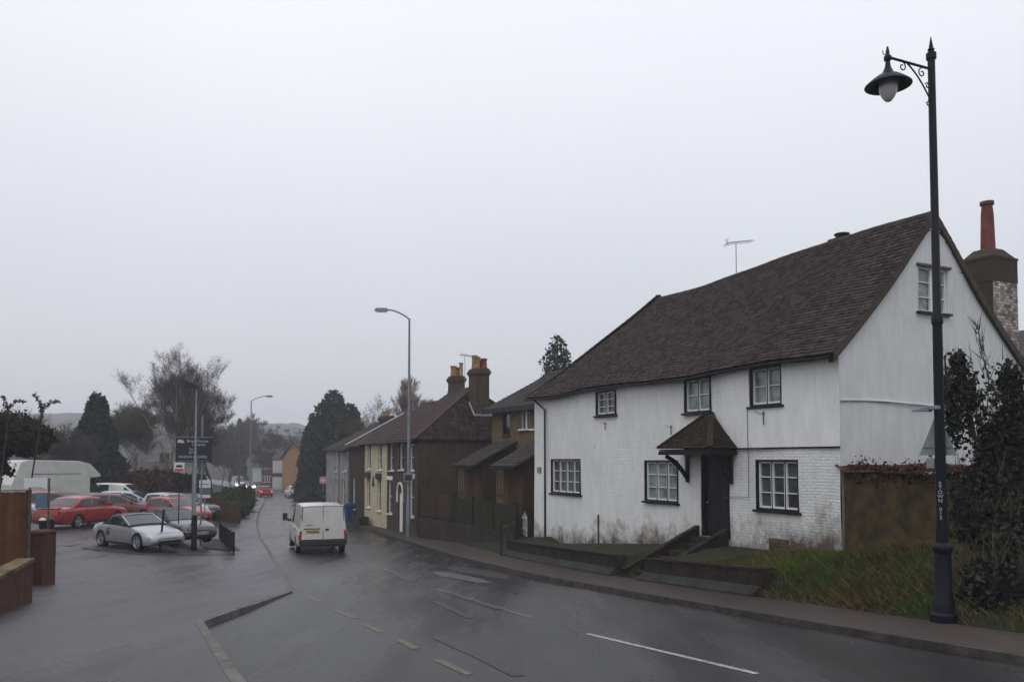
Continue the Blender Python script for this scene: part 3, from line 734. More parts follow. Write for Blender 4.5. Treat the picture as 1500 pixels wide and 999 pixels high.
for sgn in (-1, 1):
    mb = MB(); kk = 26
    for i in range(kk):
        pts = []
        for e in (i/kk, (i+1.1)/kk):
            e = min(e, 1); q = hlen*e; s = (-OV + (RX0+OV)*e) if sgn < 0 else (2*RX0+OV-(RX0+OV)*e)
            p = Phip(s, q); pts.append((p.x, p.y, p.z+.05-.015*(e*kk-i)))
        mb.bar(pts[0], pts[1], .2, .045)
    mb.build('hip_tiles', M['tile'], rf)
# mortared verge along both gable slopes
for Pf in (Pfront, Pback):
    mb = MB(); pr = None
    for i in range(25):
        q = slope_len*i/24; a_ = Pf(vg-.005, q); b_ = Pf(.03, q); n = len(mb.v)
        mb.v += [(a_.x, a_.y, a_.z-.19), (b_.x, b_.y, b_.z-.19), (b_.x, b_.y, b_.z-.004), (a_.x, a_.y, a_.z+.035)]
        if pr is not None:
            for k in range(4): j = (k+1) % 4; mb.f.append((pr+k, pr+j, n+j, n+k))
        pr = n
    mb.build('verge', M['ridge'], rf, smooth=40)
# rainwater goods
mb = MB(); mb.tube([(-OV-.04, y, EAVE-.16+sag(y, 0)) for y in np.linspace(-.05, YE, 30)], .035, 8); mb.build('gutter', M['black_rough'], cot, smooth=60)  # thin matt black gutter, also draws the dark shadow line at the eaves
ty = fac(800, 700)[0]
mb = MB(); mb.tube([(-OV-.02, ty+.45, EAVE-.2), (-.2, ty+.3, EAVE-.35), (-.07, ty, EAVE-.6), (-.07, ty, -3.5)], .038, 8); mb.build('downpipe', M['black'], cot, smooth=60)
mb = MB(); t8 = fac(877, 780)[0]; mb.tube([(-.05, t8, -1.9), (-.05, t8, -3.0)], .03, 6); mb.build('waste_pipe', M['wood'], cot)
for (px, py, l) in ((889, 620, .22), (1122, 605, .3), (986, 625, .25)):
    t_, z_ = fac(px, py); mb = MB(); mb.bar((-.08, t_, z_-l), (-.08, t_, z_+.05), .02); mb.bar((-.02, t_, z_), (-.1, t_+.02, z_), .02); mb.bar((-.05, t_, z_-.05), (-.05, t_+.35, z_+.06), .008); mb.build('wall_hook', M['black'], cot)
mb = MB(); ta, za = fac(1097, 600); mb.tube([(-.05, ta, za), (-.05, ta, zb+.2), (-.03, ta, zb-.1), (-.03, ta, -1.0), (-.03, ta+1.0, -1.05)], .008, 5); mb.build('cable', M['cartrim'], cot)
H1 = rect(1127, 1153, 789, 812)
mb = MB(); PB(mb, 'y', 0, 1, H1[0], H1[1], H1[2], H1[3], -.06, 0)
for i in range(4): PB(mb, 'y', 0, 1, H1[0]+.04, H1[1]-.04, H1[2]+.05+i*.08, H1[2]+.08+i*.08, -.08, -.06)
mb.build('cellar_vent', M['wood'], cot)
mb = MB(); PB(mb, 'y', 0, 1, *rect(787, 792, 684, 692), -.03, .0); mb.build('meter_tag', M['signgrey'], cot)
# rear wing with the tall chimney
mb = MB(); mb.box(DEP+.01, DEP+2.9, .8, 6, -3, 1.4); mb.build('rear_wing', M['gable'], cot)
mb = MB(); mb.hexa([(DEP, .6, 2.2), (DEP+3.1, .6, 1.3), (DEP+3.1, 6.2, 1.3), (DEP, 6.2, 2.2)], [(DEP, .6, 2.35), (DEP+3.1, .6, 1.45), (DEP+3.1, 6.2, 1.45), (DEP, 6.2, 2.35)]); mb.build('wing_roof', M['tile'], cot)
cp = at(1450, 470, 25.0); cl = cot.matrix_basis.inverted() @ cp
cl = Matrix.Rotation(-CA, 3, 'Z') @ (Vector((cp.x, cp.y, 0)) - CO)
zt = at(1450, 385, 25).z; zm_ = at(1450, 418, 25).z; ztop = at(1450, 372, 25).z; zsh = at(1450, 375, 25).z
mb = MB(); w = .58; mb.box(cl.x-w, cl.x+w, cl.y-.5, cl.y+.5, 1.2, zm_); low = mb.build('chimney', M['brown_brick2'], cot)
mb = MB(); mb.box(cl.x-w+.004, cl.x+w-.004, cl.y-.515, cl.y-.503, 1.2, zm_-.01); mb.build('peeling_paint_face', brick_mat('peeling_white_brick', (.50, .47, .44), (.12, .08, .065), (.16, .13, .11), bump=1, var=.45, bh=.09, bw=.17), low)
mb = MB(); mb.box(cl.x-w-.02, cl.x+w+.02, cl.y-.52, cl.y+.52, zm_+.002, zt); mb.box(cl.x-w-.04, cl.x+w+.04, cl.y-.54, cl.y+.54, zt+.002, zt+.07)
mb.hexa([(cl.x-w, cl.y-.5, zt+.07), (cl.x+w, cl.y-.5, zt+.07), (cl.x+w, cl.y+.5, zt+.07), (cl.x-w, cl.y+.5, zt+.07)], [(cl.x-.3, cl.y-.28, ztop+.1), (cl.x+.3, cl.y-.28, ztop+.1), (cl.x+.3, cl.y+.28, ztop+.1), (cl.x-.3, cl.y+.28, ztop+.1)])
mb.build('chimney_cap', M['brown_brick2'], low)
hp = at(1450, 297, 25).z - ztop
p = MB(); p.lathe([(.27, 0), (.27, .08), (.21, .12), (.2, hp*.3), (.18, hp*.75), (.15, hp-.12), (.2, hp-.1), (.2, hp), (.13, hp), (.12, hp-.3)], (cl.x, cl.y, ztop+.02), 16); p.build('chimney_pot', M['pot_tall'], low, smooth=40)
# vent on the ridge
vt = 3.2
mb = MB(); mb.box(RX0+.1, RX0+.6, vt-.25, vt+.25, RZ1-.6, RZ1+.22); vv = mb.build('flue_stack', M['brown_brick2'], cot)
mb = MB(); mb.lathe([(.17, .24), (.17, .32), (.22, .34), (.22, .38), (.05, .42)], (RX0+.35, vt-.05, RZ1-.02), 10); mb.build('flue_cowl', M['black'], vv)
# porch canopy
pz = .28; pt = 1.22; p0, p1 = 3.45, 5.75; pd = .95; yc0, yc1 = 4.45, 4.75
eA = Vector((-pd, p0, pz)); eB = Vector((-pd, p1, pz)); rA = Vector((-.03, yc0, pt)); rB = Vector((-.03, yc1, pt))
pl = math.hypot(pd-.03, pt-pz)
def Pp(s, q): v = q/pl; return Vector((-pd + (pd-.03)*v, s, pz+(pt-pz)*v))
por = tiles('porch_roof', M['moss_tile'], cot, Pp, p0, p1, lambda q: p0+(yc0-p0)*min(1, q/pl), lambda q: p1-(p1-yc1)*min(1, q/pl), .17, .1, pl, seed=5, jit=.012)
for (ya, yb) in ((p0, yc0), (p1, yc1)):
    ll = math.hypot(yb-ya, pt-pz)
    def Ps(s, q, ya=ya, yb=yb, ll=ll): v = q/ll; return Vector((s, ya+(yb-ya)*v, pz+(pt-pz)*v))
    tiles('canopy_cheek', M['moss_tile'], por, Ps, -pd, 0, lambda q, ll=ll: -pd+(pd-.03)*min(1, q/ll), lambda q: -.01, .17, .1, ll, seed=6, jit=.012)
    mb = MB(); mb.bar((-pd, ya, pz+.05), (-.03, yb, pt+.05), .16, .05); mb.build('canopy_hip', M['moss_tile'], por)
mb = MB(); mb.box(-pd+.04, -.005, p0+.05, p1-.05, pz-.05, pz-.005); mb.box(-pd+.02, -pd+.1, p0+.02, p1-.02, pz-.16, pz-.055); mb.box(-pd+.1, -.005, p0+.02, p0+.1, pz-.16, pz-.055); mb.box(-pd+.1, -.005, p1-.1, p1-.02, pz-.16, pz-.055)
mb.build('canopy_frame', M['black_rough'], por)
for y in (p0+.22, p1-.22):
    mb = MB(); mb.box(-.09, -.01, y-.05, y+.05, pz-.95, pz-.17)
    prev = Vector((-pd+.15, y, pz-.2)); 
    for i in range(1, 7):
        v = i/6; cur = Vector((-pd+.15 + (pd-.22)*v, y, pz-.2-.62*v + .1*math.sin(v*math.pi))); mb.bar(prev, cur, .09, .1); prev = cur
    mb.build('canopy_bracket', M['black_rough'], por)
# aerial on ridge
aw = CO + Matrix.Rotation(CA, 3, 'Z') @ Vector((RX0, 8.35, 0))
k_ = (1078-750)/F
for yy in np.linspace(4, 11, 60):
    aw = CO + Matrix.Rotation(CA, 3, 'Z') @ Vector((RX0, yy, 0))
    if proj((aw.x, aw.y, RZ1))[0] <= 1079: break
aerial((aw.x, aw.y, RZ1), 1.0, R(20), 'spindly aerial on a mast above the ridge of the white cottage', tilt=.18)
# steps with sloping side walls
stp = empty('front_steps', CO, CA, label='dark stone steps with sloping side walls up to the cottage door', cat='steps')
zd = D1[2]; sx0 = -2.55
nst = 6; zst = S(22.0) + .1
mb = MB()
for i in range(nst):
    x0 = sx0 + .25 + i*(2.3/nst); z1 = zst + (zd - zst)*(i+1)/nst
    mb.box(x0, -.02 if i == nst-1 else x0 + 2.3/nst, 4.0, 5.0, zst-.3, z1 - .01)
mb.build('step_flight', M['dark_brick'], stp, bevel=.01)
for y, kx in ((5.12, 0), (3.9, .0)):
    mb = MB(); mb.hexa([(sx0, y-.07, zst-.3), (-.02, y-.07, zst-.3), (-.02, y+.07, zst-.3), (sx0, y+.07, zst-.3)], [(sx0, y-.07, zst+.14), (-.02, y-.07, zd+.24), (-.02, y+.07, zd+.24), (sx0, y+.07, zst+.14)])
    sw_ = mb.build('side_wall', M['dark_brick'], stp)
    mb = MB(); mb.bar((sx0-.03, y, zst+.165), (-.03, y, zd+.265), .18, .045); mb.build('coping', M['dark_brick'], sw_)
# retaining walls along the pavement, each side of the steps
def retaining(label, ya, yb, first):
    e = empty('retaining_wall', (xR(ya)+PW, ya, S(ya)), 0, label=label, cat='retaining wall', group='low dark brick walls in front of the cottage')
    o = e.location; ys = list(np.arange(ya, yb, .4)) + [yb]
    def sweep(nm, m, prof):
        mb = MB(); pr = None
        for y in ys:
            n = len(mb.v)
            mb.v += [(xR(y)+PW+a-o.x, y-o.y, S(y)+b-o.z) for a, b in prof]
            if pr is not None:
                for i in range(len(prof)): j = (i+1) % len(prof); mb.f.append((pr+i, pr+j, n+j, n+i))
            else: mb.f.append(tuple(n+i for i in range(len(prof))))
            pr = n
        mb.f.append(tuple(pr+i for i in range(len(prof))))
        mb.build(nm, m, e)
    sweep('brickwork', M['dark_brick'], [(-.02, -.2), (-.02, .62), (.26, .62), (.26, -.2)])
    sweep('plinth', M['plinth'], [(-.22, -.2), (-.22, .14), (-.05, .30), (-.022, .31), (-.022, -.2)])
    sweep('coping', M['dark_brick'], [(-.05, .622), (-.05, .67), (.29, .67), (.29, .622)])
st_w = [CO + Matrix.Rotation(CA, 3, 'Z') @ Vector((sx0+.1, y, 0)) for y in (3.8, 5.22)]
retaining('low dark brick wall with grey plinth, the longer piece beyond the steps', st_w[1].y + .05, 30.9, 0)
retaining('low mossy brick wall with grey plinth between the steps and the grass bank', 16.6, st_w[0].y - .05, 1)
# cob boundary wall
a = Vector((7.53, 18.70)); b = Vector((15.5, 21.0)); d = (b-a); L = d.length; ang = math.atan2(d.y, d.x)
cw = empty('garden_wall', (a.x, a.y, 0), ang, label='crumbling ochre garden wall with tiled top joined to the cottage gable', cat='wall')
wall('cob_face', M['cob'], cw, 'x', 0, 0, L, -3, lambda u: -.33 - .0*u + .03*math.sin(u*2), wob=.12, step=.2, seed=8)
mb = MB(); mb.box(.4, L, .13, .42, -3, -.38); mb.build('wall_core', M['cob'], cw)
def Pc(s, q): return Vector((s, -.12+q*.95, -.34+q*.45+.02*math.sin(s*3)))
tiles('coping_tiles', mat('red_coping_tile', (.11, .045, .03), .85, col2=(.04, .03, .02), vscale=3, island=.5), cw, Pc, 0, L, lambda q: 0, lambda q: L, .2, .13, .4, jit=.02, seed=9)
# neighbour behind, far right
nb = empty('rear_house', (24.0, 36.0, -2.5), CA, label='grey tiled house roof just showing behind the tall chimney', cat='house')
mb = MB(); mb.box(0, 8, 0, 9, 0, 6.6); mb.build('wall', M['brown_brick'], nb)
mb = MB(); mb.hexa([(-.3, -.3, 6.6), (8.3, -.3, 6.6), (8.3, 9.3, 6.6), (-.3, 9.3, 6.6)], [(3.9, .5, 9.0), (4.1, .5, 9.0), (4.1, 8.5, 9.0), (3.9, 8.5, 9.0)]); mb.build('roof', M['tile3'], nb)

# ================================================================ terrace
TA = math.atan2(.418, .908); TO = Vector((-4.78, 41.3, 0))
def tfac(px, py=640):
    k = (px-750)/F; t = (-4.78-41.3*k)/(.418+.908*k); Y = 41.3+.908*t; return t, at(px, py, Y).z
def trect(xc, w, y0, y1):
    t, _ = tfac(xc); return (t-w/2, t+w/2, tfac(xc, y1)[1], tfac(xc, y0)[1])
TW = 7.4; TE = 1.05
def Tloc(x, y): return TO + Matrix.Rotation(TA, 3, 'Z') @ Vector((x, y, 0))
def simple_roof(parent, y0, y1, ridge, eave, depth, material, hip0=0, hip1=0, ov=.25, wid=.3, expo=.3, name='roof', seed=0):
    rx = depth/2; sl = math.hypot(rx+ov, ridge-eave+.1)
    fr = lambda s, q: Vector((-ov+(rx+ov)*q/sl, s, eave-.1+(ridge-eave+.1)*q/sl))
    bk = lambda s, q: Vector((depth+ov-(rx+ov)*q/sl, s, eave-.1+(ridge-eave+.1)*q/sl))
    smin = lambda q: y0 + hip0*min(1, q/sl); smax = lambda q: y1 - hip1*min(1, q/sl)
    r = tiles(name, material, parent, fr, y0, y1, smin, smax, wid, expo, sl, thick=.025, seed=seed)
    tiles('rear_slope', material, r, bk, y0, y1, smin, smax, wid, expo, sl, thick=.025, seed=seed+1)
    mb = MB(); gridsurf(mb, fr, smin, smax, sl, 6, 4); gridsurf(mb, bk, smin, smax, sl, 6, 4)
    for (hp_, ye, sg) in ((hip0, y0, 1), (hip1, y1, -1)):
        if hp_:
            hl = math.hypot(hp_, ridge-eave+.1)
            hf = lambda s, q, ye=ye, sg=sg, hl=hl, hp_=hp_: Vector((s, ye+sg*hp_*q/hl, eave-.1+(ridge-eave+.1)*q/hl))
            lo = lambda q, hl=hl: -ov+(rx+ov)*min(1, q/hl); hi = lambda q, hl=hl: depth+ov-(rx+ov)*min(1, q/hl)
            tiles('hip_slope', material, r, hf, -ov, depth+ov, lo, hi, wid, expo, hl, thick=.025, seed=seed+3)
            gridsurf(mb, hf, lo, hi, hl, 6, 4)
            for xx in (-ov, depth+ov):
                m2 = MB(); m2.bar((xx, ye, eave-.05), (rx, ye+sg*hp_, ridge+.05), .2, .06); m2.build('hip_tiles', material, r)
    mb.build('roof_deck', M['deck'], r, fix=False)
    ridge_caps('ridge_tiles', M['ridge'], r, (rx, y0+hip0, ridge+.03), (rx, y1-hip1, ridge+.03), r=.13)
    return r
def gable_end(parent, y, material, ridge, eave, depth, z0, inward):
    return wall('side_wall', material, parent, 'x', y, 0, depth, z0, lambda u: eave + (ridge-eave)*(1-abs(u-depth/2)/(depth/2)) - .08, [], inward=inward, step=.6)
LEG = 'row of old terraced cottages along the street'
def terrace_unit(label, y0, y1, facade, ridge, wins, door=None, hip0=0, roofm='tile2', eave=TE, ref=None, seed=0, wframe='white', pane='pane_dark', arch=None):
    o = Tloc(0, y0); e = empty('terraced_house', (o.x, o.y, 0), TA, label=label, cat='house', group=LEG)
    L = y1-y0; sh = lambda w: (w[0]-y0, w[1]-y0, w[2], w[3])
    ops = [sh(w) for w in wins]; dd = sh(door) if door else None
    wall('wall', facade, e, 'y', 0, 0, L, -5, eave, ops + ([dd] if dd else []), step=.8)
    wall('rear_wall', M['brown_brick2'], e, 'y', TW, 0, L, -5, eave, [], inward=-1, step=2)
    if hip0: wall('side_wall', M['brown_brick'], e, 'x', 0, 0, TW, -5, eave, [], step=1.0)
    else: gable_end(e, 0, M['brown_brick2'], ridge, eave, TW, -5, 1)
    gable_end(e, L, M['brown_brick2'], ridge, eave, TW, -5, -1)
    for w in ops: window(e, 'y', 0, 1, w, 1, 2, frame=wframe, sill=wframe, pane=M[pane], fw=.05, d=.07)
    if dd:
        mb = MB(); PB(mb, 'y', 0, 1, dd[0]+.05, dd[1]-.05, dd[2], dd[3]-.05, .08, .12)
        for k in range(3): PB(mb, 'y', 0, 1, dd[0]+.15, dd[1]-.15, dd[2]+.2+k*.6, dd[2]+.65+k*.6, .065, .079)
        dm = mb.build('door', M['white'] if seed == 0 else M['black'], e)
        mb = MB(); mb.lathe([(.02, -.05), (.03, -.03), (.01, 0)], (.065, dd[1]-.2, dd[2]+1), 6, 'x'); mb.build('handle', M['chrome'], dm)
    simple_roof(e, (-.15 if hip0 else .0), L, ridge, eave, TW, M[roofm], hip0=hip0, seed=seed*7)
    mb = MB(); mb.tube([(-.3, .02, eave-.14), (-.3, L-.02, eave-.14)], .05, 6); mb.build('gutter', M['black'], e)
    return e
Adoor = (lambda t: (t-.42, t+.42, -3.95, -1.75))(tfac(587)[0])
hA = terrace_unit('brown brick end house with hipped red brown roof and white arched door surround', 0, 5.4, M['brown_brick'], 3.85,
    [trect(574, .85, 650, 689), trect(588.5, .85, 650, 688), trect(603.5, .8, 650, 689), trect(572, .85, 703, 752), trect(603.5, .8, 700, 757)], Adoor, hip0=2.0, seed=0)
# white heads and arch round the door
mb = MB()
for i in range(9):
    a0, a1 = math.pi*i/9, math.pi*(i+1)/9; c = (Adoor[0]+Adoor[1])/2; r1, r2 = .43, .53
    pts = [(c+r1*math.cos(a0), -1.75+r1*math.sin(a0)), (c+r2*math.cos(a0), -1.75+r2*math.sin(a0)), (c+r2*math.cos(a1), -1.75+r2*math.sin(a1)), (c+r1*math.cos(a1), -1.75+r1*math.sin(a1))]
    mb.hexa([(-.06, p[0], p[1]) for p in pts], [(-.005, p[0], p[1]) for p in pts])
mb.box(-.06, -.005, c-.55, c-.43, -2.3, -1.75); mb.box(-.06, -.005, c+.43, c+.55, -2.3, -1.75)
mb.build('door_arch', M['white'], hA)
for w in (trect(572, .85, 703, 752), trect(603.5, .8, 700, 757)):
    mb = MB(); mb.box(-.05, -.005, w[0]-.12, w[1]+.12, w[3]+.01, w[3]+.22); mb.build('window_head', M['white'], hA)
chimney(hA, 3.75, .95, .78, 1.0, 1.2, at(704, 540, 43.5).z, 'brown_brick', [(-.18, -.18, .17, .62, 'pot_buff'), (.2, -.2, .17, .55, 'pot_red'), (-.15, .25, .16, .75, 'pot_buff'), (.2, .28, .15, .5, 'pot_red')])
mb = MB(); fy = -.15+2.0*.40; mb.bar((3.2, .33, 2.32), (4.3, .33, 2.32), .05, .10); mb.bar((3.24, .33, 2.3), (3.24, 1.1, 3.05), .07, .05); mb.bar((4.26, .33, 2.3), (4.26, 1.1, 3.05), .07, .05); mb.build('lead_flashing', M['lead'], hA)
cB = chimney(hA, 4.1, 5.25, .75, .8, 2.2, at(668, 552, 48).z, 'brown_brick', [(-.18, 0, .18, .6, 'pot_buff'), (.12, .15, .17, .55, 'pot_buff'), (.25, -.1, .12, .8, 'pot_buff')])
aw = Tloc(3.9, 3.4); aerial((aw.x, aw.y, 3.8), at(683, 519, 45.5).z - 3.8, R(60), 'aerial mast between the two brick chimney stacks')
hB = terrace_unit('narrow terraced house with cream yellow rendered front', 5.4, 10.3, M['yellow_render'], 3.45,
    [trect(541, .8, 650, 687), trect(557, .8, 650, 688), trect(540.5, .8, 697, 743), trect(556, .8, 700, 748)], None, seed=1, wframe='yellow_frame' if 'yellow_frame' in M else 'white')
for w in (trect(540.5, .95, 695, 700), trect(556, .95, 697, 702)):
    mb = MB(); mb.box(-.12, -.005, w[0]-5.4, w[1]-5.4, w[2], w[3]+.15); mb.build('window_box', M['cartrim'], hB)
tn = tfac(547.5)[0]-5.4
mb = MB(); zz = at(547, 712, 48.3).z; mb.hexa([(-.03, tn-.28, zz), (-.005, tn-.28, zz), (-.005, tn+.28, zz), (-.03, tn+.28, zz)], [(-.03, tn-.03, zz+.62), (-.005, tn-.03, zz+.62), (-.005, tn+.03, zz+.62), (-.03, tn+.03, zz+.62)]); mb.build('door_hood_niche', M['cartrim'], hB)
hC = terrace_unit('plain dark brown brick terraced house beside the cream one', 10.3, 14.3, M['brown_brick2'], 3.0, [trect(519, .8, 700, 745)], None, seed=2, eave=.95)
mb = MB(); mb.bar((-.3, 4.0, .93), (TW/2, 4.0, 3.12), .35, .05); mb.build('verge_flashing', M['lead'], hC)
hD = terrace_unit('faded pink rendered terraced house with pale pilasters', 14.3, 17.4, M['pink_render'], 2.75, [trect(506, .9, 658, 690), trect(504, .9, 702, 740)], None, seed=3, eave=.75)
mb = MB()
for y in (.0, 2.75): mb.box(-.12, -.005, y+.01, y+.32, -5, .6)
mb.build('pilaster', M['pale_render'], hD)
hE = terrace_unit('pale grey rendered house, farthest in the terrace row', 17.4, 21.5, M['pale_render'], 2.7, [trect(494, .9, 658, 690), trect(493, .9, 702, 738)], None, seed=4, eave=.8)
chimney(hE, 3.7, 1.0, .7, 1.6, 1.2, at(541, 612, 60).z+.1, 'brown_brick', [(-.1, -.4, .14, .35, 'pot_buff'), (-.1, .4, .14, .35, 'pot_buff')])
aw = Tloc(3.9, 13.0); aerial((aw.x, aw.y, 2.9), 1.1, R(110), 'small aerial over the far end of the terrace')

# ================================================================ modern infill house
IA = math.atan2(.478, .879); IO = Vector((1.07, 36.6, 0))
hi_ = empty('infill_house', IO, IA, label='yellow brown brick house set back between the terrace and white cottage', cat='house')
def ifac(px, py):
    k = (px-750)/F; t = (1.07-36.6*k)/(.478+.879*k); Y = 36.6+.879*t; return t, at(px, py, Y).z
iw1 = rect(736, 747, 603, 638, ifac); iw2 = rect(763, 776, 598, 630, ifac)
wall('wall', M['yellow_brick'], hi_, 'y', 0, -5, 4.3, -4.2, 2.45, [iw1, iw2], step=.8)
wall('side_wall', M['yellow_brick'], hi_, 'x', 4.3, 0, 7, -4.2, lambda u: 2.45 + 2.0*(1-abs(u-3.5)/3.5) - .1, [], inward=-1, step=.7)
wall('near_side_wall', M['yellow_brick'], hi_, 'x', -5, 0, 7, -4.2, lambda u: 2.45 + 2.0*(1-abs(u-3.5)/3.5) - .1, [], step=.7)
simple_roof(hi_, -5.2, 4.6, 4.4, 2.5, 7, M['tile3'], ov=.35, seed=40)
mb = MB(); mb.box(-.4, -.36, -5.2, 4.6, 2.2, 2.42); mb.build('fascia', M['black'], hi_)
window(hi_, 'y', 0, 1, iw1, 1, 1, frame='cartrim', sill='cartrim', pane=M['pane_dark']); window(hi_, 'y', 0, 1, iw2, 2, 1, frame='white', sill='cartrim', pane=M['pane'])
for (ya, yb) in ((1.7, 3.9), (-2.2, .0)):
    mb = MB(); mb.box(-1.8, -.01, ya+.2, yb-.2, -4.2, -.35); pw = mb.build('porch', M['porch_brick'], hi_)
    sl = math.hypot(2.35, 1.15)
    Pq = lambda s, q, ya=ya: Vector((-2.3+2.3*q/sl, s, -.32+1.15*q/sl))
    r = tiles('porch_roof', M['tile3'], pw, Pq, ya, yb, lambda q: ya, lambda q: yb, .3, .28, sl, thick=.025, seed=50)
    mb = MB(); mb.hexa([(-2.3, ya, -.42), (0, ya, .73), (0, yb, .73), (-2.3, yb, -.42)], [(-2.3, ya, -.33), (0, ya, .82), (0, yb, .82), (-2.3, yb, -.33)]); mb.build('porch_barge', M['porch_brick'] if False else M['deck'], pw)
    mb = MB(); mb.box(-2.1, -1.81, yb-.85, yb-.2, -4.2, -.4); pr_ = mb.build('pier', M['yellow_brick'], pw)
    window(pw, 'y', -2.1, 1, (yb-.7, yb-.35, -1.5, -.65), 1, 1, frame='cartrim', sill='cartrim', pane=M['pane_dark'], d=-.03)
    mb = MB(); mb.hexa([(-1.8, ya+.2, -.35), (-.01, ya+.2, -.35), (-.01, yb-.2, -.35), (-1.8, yb-.2, -.35)], [(-1.8, ya+.2, -.25), (-.01, ya+.2, .62), (-.01, yb-.2, .62), (-1.8, yb-.2, -.25)]); mb.build('porch_gable', M['porch_brick'], pw)
mb = MB(); mb.bar((-.05, -.9, 1.3), (-.05, 1.5, 1.35), .07); mb.build('overflow_pipe', M['white'], hi_)
# boarded fence on a low wall
fa = Vector((-4.55, 40.3)); fb = Vector((.15, 32.9)); fd = fb-fa; FL = fd.length; fang = math.atan2(fd.y, fd.x)
fe = empty('boarded_fence', (fa.x, fa.y, 0), fang, label='tall board fence on a dark low wall, red brown then mossy green', cat='fence')
ft = lambda u: -1.52 - .28*u/FL
cut = FL*.36
wall('red_boards', M['fence_red'], fe, 'x', 0, 0, cut, -2.75, lambda u: ft(u)+.0, [], step=.5)
wall('green_boards', M['fence_green'], fe, 'x', .01, cut, FL, -2.95, lambda u: ft(u)-.05, [], step=.5)
mb = MB(); mb.hexa([(0, .08, -2.9), (FL, .08, -2.9), (FL, .12, -2.9), (0, .12, -2.9)], [(0, .08, ft(0)-.1), (FL, .08, ft(FL)-.1), (FL, .12, ft(FL)-.1), (0, .12, ft(0)-.1)]); mb.build('rear_boards', M['fence_green'], fe)
mb = MB(); mb.hexa([(0, -.08, -4.6), (FL, -.08, -4.6), (FL, .2, -4.6), (0, .2, -4.6)], [(0, -.08, -2.78), (FL, -.08, -2.98), (FL, .2, -2.98), (0, .2, -2.78)]); mb.build('base_wall', brick_mat('patchy_base_wall', (.030, .028, .030), (.05, .036, .02), (.03, .028, .026), bump=.6, var=.5), fe)
for i in range(6):
    u = FL*i/5; mb = MB(); mb.box(u-.05, u+.05, -.03, .07, -2.95, ft(u)+.06); mb.build('post', M['fence_green'] if u > cut else M['fence_red'], fe)
gt_ = at(769, 762, 33.5)
ge = empty('picket_gate', (gt_.x, gt_.y, T(gt_.x, gt_.y)), R(100), label='small white picket gate by the left corner of the cottage', cat='gate')
for i in range(5):
    mb = MB(); mb.hexa([(-.4+i*.2-.035, -.01, .02), (-.4+i*.2+.035, -.01, .02), (-.4+i*.2+.035, .01, .02), (-.4+i*.2-.035, .01, .02)], [(-.4+i*.2-.01, -.01, 1.0-.08*abs(i-2)), (-.4+i*.2+.01, -.01, 1.0-.08*abs(i-2)), (-.4+i*.2+.01, .01, 1.0-.08*abs(i-2)), (-.4+i*.2-.01, .01, 1.0-.08*abs(i-2))]); mb.build('picket', M['white'], ge)
mb = MB(); mb.box(-.45, .45, .012, .04, .25, .33); mb.box(-.45, .45, .012, .04, .7, .78); mb.build('rail', M['white'], ge)
pp = g(734, 813); he = empty('handrail', (pp.x, pp.y, T(pp.x, pp.y)), 0, label='black handrail post with sloping rail at the end of the low wall', cat='handrail')
mb = MB(); mb.tube([(0, 0, 0), (0, 0, 1.15)], .04, 8); mb.lathe([(.055, 1.15), (.06, 1.2), (.02, 1.26)], (0, 0, 0), 8); mb.build('post', M['black'], he)
mb = MB(); mb.bar((.05, -.05, .05), (.55, 1.0, .35), .05); mb.bar((.02, 0, 1.0), (.6, 2.2, 1.1), .04); mb.build('rail', M['wood'], he)

# ================================================================ street furniture
# ornate lamp post in front of the gable
lx, ly = 6.53, 12.5; lz = T(lx, ly); Lt = lambda py, Y=12.5: at(1370, py, Y).z - lz
op = empty('street_lamp', (lx, ly, lz), 0, label='tall dark ornate lamp post with scrolled bracket and hanging shade by grass bank', cat='street lamp')
mb = MB(); hc = Lt(798)
mb.lathe([(.19, -.1), (.19, .12), (.155, .16), (.15, .32), (.125, .36), (.12, hc-.12), (.135, hc-.1), (.145, hc-.04), (.13, hc), (.09, hc+.04), (.085, hc+.25)], n=20); mb.build('base', M['lamp_black'], op, smooth=35)
mb = MB(); htop = Lt(88); hcol = Lt(466)
mb.lathe([(.078, hc+.2), (.07, hcol-.1), (.085, hcol-.08), (.085, hcol+.02), (.062, hcol+.06), (.054, htop-.35), (.054, htop), (.075, htop+.01), (.075, htop+.10), (.05, htop+.12)], n=16); mb.build('column', M['lamp_black'], op, smooth=35)
mb = MB(); mb.lathe([(.02, htop+.115), (.045, htop+.14), (.052, htop+.165), (.028, htop+.19), (.032, htop+.21), (.026, htop+.24), (.004, htop+.37)], n=10); mb.build('finial', M['lamp_black'], op, smooth=50)
ad_ = Vector((-.92, -.39, 0)).normalized(); yy_ = 12.5 + ad_.y*.92
za0 = at(1362, 102, 12.5).z - lz; za1 = at(1300, 84, yy_).z - lz; tip = ad_*.92
mb = MB(); mb.tube([(0, 0, za0), (tip.x, tip.y, za1)], .02, 8)
def scroll(c, r, turns, a0, sgn):
    return [c + ad_*(r*(1-i/26)*math.cos(a0+sgn*turns*2*math.pi*i/20)) + Vector((0, 0, r*(1-i/26)*math.sin(a0+sgn*turns*2*math.pi*i/20))) for i in range(21)]
mb.build('arm', M['lamp_black'], op, smooth=60)
ARM = lambda c: za0 + (za1-za0)*c/.92
mb = MB(); pts = []
for i in range(11):
    v = i/10; pts.append(ad_*(.06+.46*v) + Vector((0, 0, za0-.46+(ARM(.52)-za0+.45)*v + .05*math.sin(v*math.pi))))
mb.tube(pts, .013, 6)
for c, zz, r, s_, a_ in ((.62, ARM(.62)-.085, .075, 1, 1.6), (.21, ARM(.21)-.10, .075, -1, 1.5), (.10, za0-.28, .05, 1, .5), (.09, za0-.55, .055, 1, 1.6)):
    mb.tube(scroll(ad_*c + Vector((0, 0, zz)), r, 1.1, a_, s_), .010, 6)
